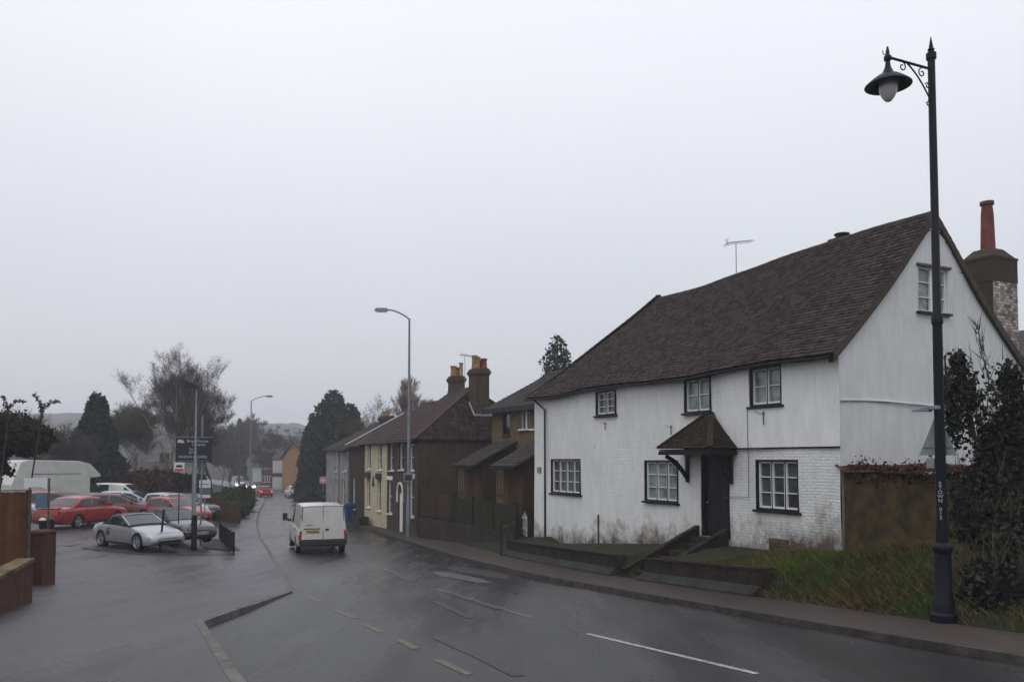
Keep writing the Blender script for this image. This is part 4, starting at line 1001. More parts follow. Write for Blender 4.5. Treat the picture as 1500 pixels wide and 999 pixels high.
mb.build('scroll_bracket', M['lamp_black'], op, smooth=60)
zr_ = at(1298, 125, yy_).z - lz; c3 = (tip.x, tip.y, 0)
mb = MB(); mb.lathe([(.012, za1+.16), (.028, za1+.08), (.03, za1+.03), (.055, za1+.01), (.055, za1-.05), (.03, za1-.07)], c3, 10); mb.tube([tip+Vector((0, 0, za1+.02)), tip+ad_*.09+Vector((0, 0, za1+.03)), tip+ad_*.10+Vector((0, 0, za1+.08))], .007, 5); mb.build('hanger', M['lamp_black'], op, smooth=50)
mb = MB(); mb.lathe([(.03, za1-.06), (.045, za1-.16), (.09, zr_+.17), (.17, zr_+.13), (.25, zr_+.07), (.33, zr_), (.335, zr_-.012), (.30, zr_-.005), (.22, zr_+.05), (.12, zr_+.10)], c3, 28); sh_ = mb.build('lamp_shade', M['lamp_black'], op, smooth=40)
M['glass_bowl'] = mat('frosted_glass_bowl', (.55, .56, .55), .25, spec=.6)
mb = MB(); mb.lathe([(.13, zr_+.06), (.14, zr_-.02), (.125, zr_-.11), (.09, zr_-.19), (.045, zr_-.245), (.01, zr_-.26)], c3, 18); mb.build('glass_bowl', M['glass_bowl'], op, smooth=60)
zl0 = Lt(708); zl1 = Lt(758); chars = 'ETOWN 015'
fr_ = Vector((-6.53, -12.5, 0)).normalized()
for i, ch in enumerate(chars):
    if ch == ' ': continue
    zz = zl0 + (zl1-zl0)*i/(len(chars)-1); r_ = .09
    q_ = (fr_*r_).to_2d(); rzv = math.atan2(fr_.y, fr_.x) + math.pi/2
    text('lettering', ch, .075, (q_.x-.012, q_.y, zz), (R(90), 0, rzv), M['letters'], op)
# warning sign back fixed to it, little sign light over it
ws = empty('warning_sign', (lx-.07, ly, at(1370, 665, 12.7).z), R(-44), label='grey back of a triangular road warning sign on the ornate lamp post', cat='road sign')
mb = MB(); w_ = .26; h_ = .60
mb.hexa([(-w_, .10, 0), (w_, .10, 0), (w_, .112, 0), (-w_, .112, 0)], [(-.02, .10, h_), (.02, .10, h_), (.02, .112, h_), (-.02, .112, h_)]); mb.build('sign_plate', M['signgrey'], ws, bevel=.003)
mb = MB(); mb.box(-.2, .2, .082, .098, .10, .13); mb.box(-.10, .10, .082, .098, .36, .39); mb.box(-w_-.01, w_+.01, .098, .115, -.02, -.002); mb.build('channel', M['grey_metal'], ws)
mb = MB(); mb.box(-.14, -.02, .0, .12, -.22, -.06); mb.build('control_box', M['signgrey'], ws, bevel=.01)
z6 = h_+.08; mb = MB(); mb.hexa([(-.34, .02, z6-.02), (-.06, -.03, z6-.03), (-.06, .09, z6-.03), (-.34, .12, z6-.02)], [(-.33, .03, z6+.015), (-.06, -.03, z6+.06), (-.06, .09, z6+.06), (-.33, .11, z6+.015)]); mb.build('sign_light', M['lamp_grey'], ws, bevel=.006)
mb = MB(); mb.lathe([(.088, z6), (.09, z6+.005), (.09, z6+.05), (.088, z6+.055)], (0, 0, 0), 14); mb.build('clamp', M['grey_metal'], ws)

def column_lamp(px, py, Y, ptop, arm_px, label, dirx, head='slim', rad=.09, cat='street lamp', X=None, Yb=None, grp=None):
    X = at(px, py, Y).x if X is None else X; z = T(X, Y); top = at(px, ptop, Y).z - z
    e = empty('street_lamp', (X, Y, z), 0, label=label, cat=cat, group=grp)
    mb = MB(); mb.lathe([(rad*1.25, 0), (rad*1.25, 1.5), (rad*.95, 1.6), (rad*.55, top), (rad*.3, top+.02)], n=12); mb.build('column', M['lamp_grey'], e, smooth=30)
    al = arm_px/F*Y; pts = [Vector((0, 0, top-.05))]
    for i in range(1, 9):
        v = i/8; pts.append(Vector((dirx*al*v, 0, top + .45*math.sin(v*math.pi/2))))
    mb = MB(); mb.tube(pts, rad*.42, 8); mb.build('arm', M['lamp_grey'], e, smooth=60)
    mb = MB(); p = pts[-1]
    a, b = sorted((p.x-.05*dirx, p.x+.62*dirx))
    mb.hexa([(a, -.10, p.z-.07), (b, -.10, p.z-.07), (b, .10, p.z-.07), (a, .10, p.z-.07)], [(a+.06, -.07, p.z+.09), (b-.06, -.07, p.z+.09), (b-.06, .07, p.z+.09), (a+.06, .07, p.z+.09)])
    h = mb.build('lamp_head', M['lamp_grey'], e, bevel=.02)
    mb = MB(); mb.box(a+.12, b-.06, -.075, .075, p.z-.13, p.z-.072); mb.build('lens', M['glass_bowl'], h, bevel=.02)
    return e
ml = column_lamp(598, 785, 40.2, 467, 33, 'grey column street lamp in front of the brown terrace houses', -1)
mb = MB(); zc_ = at(600, 699, 40.2).z - ml.location.z
mb.box(-.22, .24, -.2, -.1, zc_-.22, zc_+.22); bx_ = mb.build('sign_box', M['signgrey'], ml, bevel=.01)
mb = MB(); mb.box(-.16, .17, -.21, -.201, zc_-.15, zc_+.13); mb.lathe([(.03, -.23), (.07, -.215), (.07, -.205)], (.0, 0, zc_), 10, 'y'); mb.build('sign_face', M['signblack'], bx_)
column_lamp(368, 735, 79, 587, 22, 'grey street lamp on the far pavement where the road bends', 1, X=-25.2)
column_lamp(440, 700, 118, 632, 14, 'distant street lamp with bracket towards the road by the gabled house', -1, X=-29.6)
# telegraph pole
tp = at(350, 710, 125); tz = S(125)-.4
te = empty('telegraph_pole', (tp.x, 125, tz), 0, label='dark timber telegraph pole beyond the bend in the road', cat='telegraph pole')
mb = MB(); mb.lathe([(.17, -.2), (.12, at(350, 652, 125).z-tz), (.02, at(350, 652, 125).z-tz+.1)], n=8); mb.build('pole', M['bark'], te, smooth=40)
mb = MB(); mb.box(-.8, .8, -.06, .06, 8.0-2, 8.12-2); mb.build('cross_arm', M['bark'], te)
# flood light mast in the lot
fpx = g(284, 806); fz = T(fpx.x, fpx.y); ft_ = at(287, 568, fpx.y).z - fz
fl = empty('floodlight_mast', (fpx.x, fpx.y, fz), 0, label='slim pale mast with dark floodlight at the corner of the car sales lot', cat='lamp post')
mb = MB(); mb.lathe([(.055, 0), (.055, 3.6), (.038, 3.65), (.034, ft_)], n=10); mb.build('mast', M['grey_metal'], fl, smooth=40)
mb = MB(); mb.lathe([(.115, 0), (.11, 1.35), (.07, 1.38)], n=10); mb.build('base_sleeve', M['black'], fl, smooth=40)
mb = MB(); mb.hexa([(-.42, -.22, ft_+.04), (.06, -.2, ft_-.06), (.06, .18, ft_-.06), (-.42, .2, ft_+.04)], [(-.38, -.18, ft_+.27), (.05, -.16, ft_+.14), (.05, .14, ft_+.14), (-.38, .16, ft_+.27)]); h = mb.build('floodlight', M['black'], fl, bevel=.02)
mb = MB(); mb.hexa([(-.38, -.18, ft_+.02), (.03, -.16, ft_-.07), (.03, .14, ft_-.07), (-.38, .16, ft_+.02)], [(-.38, -.18, ft_+.035), (.03, -.16, ft_-.055), (.03, .14, ft_-.055), (-.38, .16, ft_+.035)]); mb.build('lens', M['pane_dark'], h)
# sales sign
sY_ = 33.0; c0 = at(258, 641, sY_); c1 = at(310, 677, sY_); sz = T((c0.x+c1.x)/2, sY_)
ss = empty('company_sign', ((c0.x+c1.x)/2, sY_, sz), 0, label='black company sign board with white lettering on posts behind the mast', cat='sign')
w_ = (c1.x-c0.x)/2; a_, b_ = c1.z-sz, c0.z-sz
mb = MB(); mb.box(-w_, w_, -.03, .03, a_, b_); mb.build('board', M['signblack'], ss, bevel=.005)
mb = MB(); mb.box(-w_-.02, w_+.02, -.04, .04, b_+.002, b_+.03); mb.box(-w_+.08, w_-.1, -.034, -.031, a_+.05, a_+.07); mb.build('edging', M['signgrey'], ss)
for u in (-.02, .30):
    mb = MB(); mb.tube([(u, .07, 0), (u, .07, b_+(.9 if u > .1 else 0))], .035 if u > .1 else .06, 8); mb.build('post', M['grey_metal'], ss)
H_ = b_-a_
for s_, sz_, x_, z_, al in (('Brian Thomas', .155, .16, .86, 'CENTER'), ('Company', .14, .20, .72, 'CENTER'), ('Tel', .13, -.1, .52, 'CENTER'), ('01795', .13, -.02, .39, 'CENTER'), ('MAZDAS & LEASED', .135, -.02, .22, 'CENTER')):
    text('lettering', s_, sz_, (x_, -.034, a_+H_*z_), (R(90), 0, 0), M['letters'], ss, al)
mb = MB(); mb.hexa([(-w_+.06, -.036, a_+H_*.80), (-w_+.36, -.036, a_+H_*.78), (-w_+.36, -.031, a_+H_*.78), (-w_+.06, -.031, a_+H_*.80)], [(-w_+.1, -.036, a_+H_*.93), (-w_+.3, -.036, a_+H_*.9), (-w_+.3, -.031, a_+H_*.9), (-w_+.1, -.031, a_+H_*.93)]); mb.build('emblem', M['letters'], ss)
q0 = at(255, 677, 32.6); q1 = at(270, 691, 32.6)
s2 = empty('small_sign', ((q0.x+q1.x)/2, 32.6, T(q0.x, 32.6)), 0, label='small square white and red sign below the black company board', cat='sign')
zb_ = s2.location.z; hw = (q1.x-q0.x)/2
mb = MB(); mb.box(-hw, hw, -.015, .015, q1.z-zb_, q0.z-zb_); mb.build('board', M['signwhite'], s2)
mb = MB(); mb.box(-hw+.03, hw-.03, -.019, -.016, q1.z-zb_+.02, q1.z-zb_+.12); mb.build('red_band', M['signred'], s2)
mb = MB(); mb.hexa([(-.13, -.019, q1.z-zb_+.18), (.13, -.019, q1.z-zb_+.18), (.13, -.016, q1.z-zb_+.18), (-.13, -.016, q1.z-zb_+.18)], [(-.1, -.019, q1.z-zb_+.27), (.12, -.019, q1.z-zb_+.27), (.12, -.016, q1.z-zb_+.27), (-.1, -.016, q1.z-zb_+.27)]); mb.build('motif', M['signblack'], s2)
mb = MB(); mb.tube([(0, .03, 0), (0, .03, q0.z-zb_)], .02, 6); mb.build('post', M['black'], s2)
q0 = at(292, 703, 41); q1 = at(308, 729, 41)
s3 = empty('notice_board', ((q0.x+q1.x)/2, 41, T(q0.x, 41)), 0, label='white and blue notice boards stacked on a post behind the red car', cat='sign')
zb_ = s3.location.z; hw = (q1.x-q0.x)/2; hh = q0.z-q1.z
mb = MB(); mb.box(-hw, hw, -.02, .02, q1.z-zb_+hh*.56, q0.z-zb_); u_ = mb.build('upper_board', M['signwhite'], s3)
mb = MB(); mb.box(-hw+.06, hw-.06, -.024, -.021, q1.z-zb_+hh*.74, q1.z-zb_+hh*.80); mb.build('stripe', M['signgrey'], u_)
mb = MB(); mb.box(-hw, hw, -.02, .02, q1.z-zb_+hh*.22, q1.z-zb_+hh*.5); mb.build('middle_board', M['signblue'], s3)
mb = MB(); mb.box(-hw, hw, -.02, .02, q1.z-zb_, q1.z-zb_+hh*.18); mb.build('lower_board', M['signwhite'], s3)
mb = MB(); mb.tube([(0, .04, 0), (0, .04, q0.z-zb_)], .03, 6); mb.build('post', M['grey_metal'], s3)
# estate style board by the near fence
q0 = at(36, 700, 27); q1 = at(69, 744, 27)
s4 = empty('hanging_board', ((q0.x+q1.x)/2, 27, T(q0.x, 27)), 0, label='white notice board with curved lower edge and blue panel behind near fence', cat='sign')
zb_ = s4.location.z; hw = (q1.x-q0.x)/2; t0, t1 = q1.z-zb_, q0.z-zb_
mb = MB(); pts = []
for i in range(9):
    u = -hw+2*hw*i/8; pts.append((u, t0 + .62*(t1-t0) + .1*math.sin(i/8*math.pi)))
for (ua, za_), (ub, zb2) in zip(pts, pts[1:]): mb.hexa([(ua, -.02, za_), (ub, -.02, zb2), (ub, .02, zb2), (ua, .02, za_)], [(ua, -.02, t1), (ub, -.02, t1), (ub, .02, t1), (ua, .02, t1)])
mb.build('upper_board', M['signwhite'], s4)
mb = MB(); mb.box(0, hw, -.018, .018, t0, t0+.5*(t1-t0)); mb.build('lower_panel', M['signblue'], s4)
mb = MB(); mb.tube([(hw+.05, 0, 0), (hw+.05, 0, t1)], .035, 6); mb.build('post', M['wood'], s4)
# leaning black bar at the lot edge, low railing
b1 = g(234, 808); eb = empty('leaning_post', (b1.x, b1.y, T(b1.x, b1.y)), 0, label='thin black post leaning in front of the silver roadster', cat='post')
tpz = at(240, 746, b1.y); mb = MB(); mb.tube([(0, 0, -.05), (tpz.x-b1.x, 0, tpz.z-eb.location.z)], .04, 8); mb.lathe([(.06, 0), (.06, .04)], n=8); mb.build('post', M['black'], eb)
ra = g(342, 812); rb = Vector((-13.7, 38.6)); rd = rb-ra; RL = rd.length
re_ = empty('low_railing', (ra.x, ra.y, T(ra.x, ra.y)), math.atan2(rd.y, rd.x), label='low dark railing along the pavement edge of the sales lot', cat='railing')
zz0 = re_.location.z; zf = lambda u: T(ra.x+rd.x*u/RL, ra.y+rd.y*u/RL) - zz0
for i in range(6):
    u = RL*i/5; mb = MB(); mb.box(u-.04, u+.04, -.04, .04, zf(u)-.05, zf(u)+.88); mb.build('post', M['black'], re_)
for i in range(5):
    ua, ub = RL*i/5+.05, RL*(i+1)/5-.05; mb = MB()
    mb.bar((ua, 0, zf(ua)+.82), (ub, 0, zf(ub)+.82), .05); mb.bar((ua, 0, zf(ua)+.1), (ub, 0, zf(ub)+.1), .04)
    for k in range(1, 14): u = ua+(ub-ua)*k/14; mb.bar((u, 0, zf(u)+.1), (u, 0, zf(u)+.82), .022)
    mb.build('rail_panel', M['black'], re_)

# ---------------------------------------------------------------- near left fence, pillar, garden wall
pA = Vector((-11.9, 20.8)); 
pe = empty('brick_pillar', (pA.x, pA.y, T(pA.x, pA.y)), R(-8), label='square red brick gate pillar at the end of the garden wall', cat='pillar')
hp_ = at(62, 780, 20.8).z - pe.location.z
mb = MB(); mb.box(-.24, .24, -.24, .24, -.2, hp_); mb.build('pillar_shaft', M['red_brick'], pe)
mb = MB(); mb.hexa([(-.27, -.27, hp_+.003), (.27, -.27, hp_+.003), (.27, .27, hp_+.003), (-.27, .27, hp_+.003)], [(-.25, -.25, hp_+.06), (.25, -.25, hp_+.06), (.25, .25, hp_+.06), (-.25, .25, hp_+.06)]); mb.build('cap', M['red_brick'], pe)
# fence beside it
f0 = Vector((-11.55, 19.6)); f1 = Vector((-16.5, 18.6)); d = f0-f1; FL2 = d.length
fz0 = T(f1.x, f1.y); f_top = at(30, 721, 19.3).z
nf = empty('garden_fence', (f1.x, f1.y, fz0), math.atan2(d.y, d.x), label='orange brown close boarded garden fence behind the near brick wall', cat='fence')
nbd = int(FL2/.14)
mb = MB()
rg = random.Random(4)
for i in range(nbd):
    u = i*.14; o_ = rg.uniform(-.006, .006); mb.box(u+.003, u+.137, -.012+o_, .012+o_, .05, f_top-fz0+rg.uniform(-.01, .01))
mb.build('boards', mat('orange_fence_stain', (.115, .045, .018), .75, col2=(.075, .032, .015), vscale=2.5, island=.3), nf)
for u in (FL2-.06, FL2-2.4):
    mb = MB(); mb.box(u, u+.1, .03, .13, 0, f_top-fz0+.05); mb.build('post', M['wood'], nf)
mb = MB(); mb.box(0, FL2, .015, .06, .4, .5); mb.box(0, FL2, .015, .06, 1.7, 1.8); mb.build('rail', M['wood'], nf)
mb = MB(); mb.hexa([(0, -.04, f_top-fz0+.02), (FL2, -.04, f_top-fz0+.02), (FL2, .04, f_top-fz0+.02), (0, .04, f_top-fz0+.02)], [(0, -.025, f_top-fz0+.05), (FL2, -.025, f_top-fz0+.05), (FL2, .025, f_top-fz0+.05), (0, .025, f_top-fz0+.05)]); mb.build('capping', M['wood'], nf)
# near brick wall
w0 = Vector((-11.35, 19.2)); w1 = Vector((-8.2, 12.6)); w2 = Vector((-6.6, 8.6)); w0 = g(47, 882); d = w1-w0
d = Vector((w2.x-w0.x, w2.y-w0.y)); WL = d.length
wt = at(47, 822, w0.y).z
nw = empty('brick_wall', (w0.x, w0.y, 0), math.atan2(d.y, d.x), label='low red brick garden wall with worn yellowish coping, cut by the frame', cat='wall')
mb = MB(); mb.box(0, WL, -.24, 0, -3.4, wt+.0); mb.build('brickwork', M['red_brick'], nw)
mb = MB()
for i in range(int(WL/.45)+1): mb.box(i*.45+.004, min((i+1)*.45-.004, WL), -.27, .03, wt+.003, wt+.07)
mb.build('coping', mat('mossy_coping', (.13, .10, .05), .85, col2=(.06, .05, .03), vscale=4, island=.25, bump=.5), nw)
# bollards
for i, (px, lab) in enumerate(((62, 'low black bollard with pale top just behind the pillar'), (74, 'low black bollard without a pale top beside the pale topped one'))):
    p = at(px, 778, 30.0); z = T(p.x, 30.0)
    e = empty('bollard', (p.x, 30.0, z), 0, label=lab, cat='bollard', group='low bollards at the lot entrance')
    hb = at(px, 762, 30).z - z; mb = MB(); mb.lathe([(.12, 0), (.12, hb*.7), (.10, hb*.72), (.12, hb*.78), (.13, hb)], n=10); mb.build('shaft', M['black'], e, smooth=40)
    mb = MB(); mb.lathe([(.13, hb+.003), (.12, hb+.05), (.04, hb+.09)], n=10); mb.build('cap', M['signwhite'] if i == 0 else M['black'], e, smooth=40)
# bins and planter by the terrace
bp_ = at(513, 757, 53.2); bn = empty('wheelie_bin', (bp_.x, 53.2, T(bp_.x, 53.2)), TA, label='blue plastic wheelie bin against the dark brick terrace house', cat='bin')
mb = MB(); mb.hexa([(-.27, -.27, .06), (.25, -.27, .06), (.25, .27, .06), (-.27, .27, .06)], [(-.35, -.33, 1.05), (.33, -.33, 1.05), (.33, .33, 1.05), (-.35, .33, 1.05)]); mb.build('body', mat('blue_bin_plastic', (.012, .045, .16), .5), bn, bevel=.02)
mb = MB(); mb.hexa([(-.4, -.36, 1.06), (.36, -.36, 1.06), (.36, .36, 1.06), (-.4, .36, 1.06)], [(-.34, -.3, 1.14), (.34, -.3, 1.16), (.34, .3, 1.16), (-.34, .3, 1.14)]); mb.build('lid', mat('blue_bin_lid', (.010, .035, .12), .5), bn)
for y in (-.28, .22):
    mb = MB(); mb.lathe([(.1, y), (.1, y+.06)], (.27, 0, .1), 10, 'y'); mb.build('wheel', M['rubber'], bn)
pk = at(537, 771, 49.6); pb = empty('planter_box', (pk.x-.35, 49.6, T(pk.x, 49.6)), TA, label='black trough planter on the pavement before the cream house', cat='planter')
mb = MB(); mb.hexa([(-.3, -.9, 0), (.2, -.9, 0), (.2, .9, 0), (-.3, .9, 0)], [(-.36, -.95, .5), (.26, -.95, .5), (.26, .95, .5), (-.36, .95, .5)]); mb.build('trough', M['cartrim'], pb)
mb = MB(); mb.box(-.3, .2, -.88, .88, .501, .53); mb.build('soil', M['soil'], pb)
# two far signs
q = at(473, 732, 84)
rs = empty('street_sign', (q.x, 84, S(84)-.1), 0, label='red and white rectangular board on a thin post before the dark conifer', cat='sign')
z1, z0 = at(473, 698, 84).z - rs.location.z, at(473, 708, 84).z - rs.location.z
mb = MB(); mb.tube([(0, 0.05, 0), (0, 0.05, z1)], .035, 6); mb.build('post', M['grey_metal'], rs)
mb = MB(); mb.box(-.36, .36, -.02, .02, z0, z1); bb = mb.build('board', mat('pinkish_sign', (.5, .20, .22), .5), rs)
mb = MB(); mb.box(-.26, .26, -.026, -.021, z0+.25, z0+.42); mb.build('band', M['signwhite'], bb)
q = at(443, 712, 96)
rs = empty('triangle_sign', (q.x, 96, S(96)-.2), 0, label='distant white backed triangular sign left of the dark conifer', cat='road sign')
z0 = at(443, 710, 96).z - rs.location.z
mb = MB(); mb.tube([(0, 0.03, -.5), (0, 0.03, z0+.5)], .035, 6); mb.build('post', M['grey_metal'], rs)
mb = MB(); mb.hexa([(-.55, -.015, z0), (.55, -.015, z0), (.55, .015, z0), (-.55, .015, z0)], [(-.03, -.015, z0+.95), (.03, -.015, z0+.95), (.03, .015, z0+.95), (-.03, .015, z0+.95)]); mb.build('sign_plate', mat('pale_sign_back', (.35, .42, .38), .5), rs)

# ================================================================ vehicles (x forward, y left, z up, origin on the ground)
def bake_boolean(o, cutters):
    for c in cutters:
        m = o.modifiers.new('cut', 'BOOLEAN'); m.operation = 'DIFFERENCE'; m.object = c; m.solver = 'EXACT'
    dg = bpy.context.evaluated_depsgraph_get(); me = bpy.data.meshes.new_from_object(o.evaluated_get(dg)); o.modifiers.clear()
    old = o.data; o.data = me; bpy.data.meshes.remove(old)
    for c in cutters: d = c.data; bpy.data.objects.remove(c); bpy.data.meshes.remove(d)
WH = {}
def wheel(parent, x, y, r, w, side, style='alloy'):
    key = (round(r, 2), style, side)
    if key not in WH:
        mb = MB(); s = side; yo = s*w*.5
        n = 20
        # rim ring
        mb.lathe([(r*.68, yo-s*.05), (r*.70, yo), (r*.64, yo+s*.004), (r*.60, yo-s*.02), (r*.60, yo-s*.08)], (0, 0, 0), n, 'y')
        mb.f = mb.f[:-2]
        if style == 'alloy':
            for k in range(5):
                a = 2*math.pi*k/5+.3; d = Vector((math.cos(a), 0, math.sin(a))); t = Vector((-math.sin(a), 0, math.cos(a)))
                c = Vector((0, yo-s*.03, 0)); hh = Vector((0, .015, 0))
                mb.hexa([c+d*.03-t*.035-hh, c+d*r*.62-t*.045-hh, c+d*r*.62+t*.045-hh, c+d*.03+t*.035-hh], [c+d*.03-t*.035+hh, c+d*r*.62-t*.045+hh, c+d*r*.62+t*.045+hh, c+d*.03+t*.035+hh])
            mb.lathe([(.05, yo-s*.045), (.05, yo-s*.005), (.02, yo)], (0, 0, 0), 8, 'y')
        else:
            mb.lathe([(r*.58, yo-s*.04), (r*.4, yo-s*.015), (.08, yo-s*.01), (.05, yo+s*.012)], (0, 0, 0), n, 'y')
        a = mb.build('wheel', M['alloy'] if style == 'alloy' else M['signgrey'], None, smooth=40)
        mb = MB(); h = w/2
        mb.lathe([(r*.66, -h), (r*.9, -h*1.02), (r*.98, -h*.85), (r, -h*.6), (r, h*.6), (r*.98, h*.85), (r*.9, h*1.02), (r*.66, h), (r*.62, h*.6), (r*.62, -h*.6)], (0, 0, 0), 24, 'y'); mb.f = mb.f[:-2]
        mb.lathe([(r*.6, yo-s*.12), (r*.6, yo-s*.10)], (0, 0, 0), n, 'y')  # dark disc behind the spokes, painted-in shade of the wheel recess
        t = mb.build('tyre', M['rubber'], None, smooth=40)
        WH[key] = (a.data, t.data); bpy.data.objects.remove(a); bpy.data.objects.remove(t)
    a = link('wheel', WH[key][0], None, parent); t = link('tyre', WH[key][1], None, a); a.location = (x, y, r); return a
def decal(name, bvh, mode, rect, material, parent, off=.008, n=(6, 4), thick=.012, shape=None, smooth=True):
    """patch draped on the body: mode F/B from front/back over (y,z), L/R from the left/right over (x,z)"""
    u0, u1, v0, v1 = rect; V = {}; mb = MB()
    D = {'F': Vector((-1, 0, 0)), 'B': Vector((1, 0, 0)), 'L': Vector((0, -1, 0)), 'R': Vector((0, 1, 0))}[mode]
    for i in range(n[0]+1):
        for j in range(n[1]+1):
            fu, fv = i/n[0], j/n[1]
            if shape: fu, fv = shape(fu, fv)
            u = u0+(u1-u0)*fu; v = v0+(v1-v0)*fv
            o = Vector((0, u, v)) if mode in 'FB' else Vector((u, 0, v)); o = o - D*6
            h = bvh.ray_cast(o, D)
            if h[0] is None: continue
            V[(i, j)] = (len(mb.v), len(mb.v)+1); p = h[0]
            mb.v += [tuple(p - D*off), tuple(p + D*thick)]
    for i in range(n[0]):
        for j in range(n[1]):
            k = [(i, j), (i+1, j), (i+1, j+1), (i, j+1)]
            if all(q in V for q in k): mb.f.append(tuple(V[q][0] for q in k))
    edge = [(i, 0) for i in range(n[0])] + [(n[0], j) for j in range(n[1])] + [(i, n[1]) for i in range(n[0], 0, -1)] + [(0, j) for j in range(n[1], 0, -1)]
    for a, b in zip(edge, edge[1:]+edge[:1]):
        if a in V and b in V: mb.f.append((V[a][0], V[a][1], V[b][1], V[b][0]))
    if not mb.f: return None
    return mb.build(name, material, parent, smooth=50 if smooth else None)
def plate(bvh, mode, y, z, material, parent, w=.52, h=.11, sx=0):
    D = Vector((-1, 0, 0)) if mode == 'F' else Vector((1, 0, 0)); hit = bvh.ray_cast(Vector((0, y, z)) - D*6, D)[0]
    if hit is None: return
    x = hit.x - D.x*.03; mb = MB(); mb.box(x-.012, x+.012, y-w/2, y+w/2, z-h/2, z+h/2); p = mb.build('number_plate', material, parent, bevel=.004)
    mb = MB(); xx = x - D.x*.014
    for k in range(7):
        yy = y-w/2+.05+k*(w-.1)/6.5+(.03 if k > 3 else 0); mb.box(xx-.001, xx+.001, yy, yy+.035, z-.032, z+.032)
    mb.build('characters', M['black'], p)
PAINT = {}
def paint(name, col, metal=0, rough=.28):
    if name not in PAINT: PAINT[name] = mat(name, col, rough, metal=metal, spec=.5, coat=.6, var=.08, vscale=2)
    return PAINT[name]
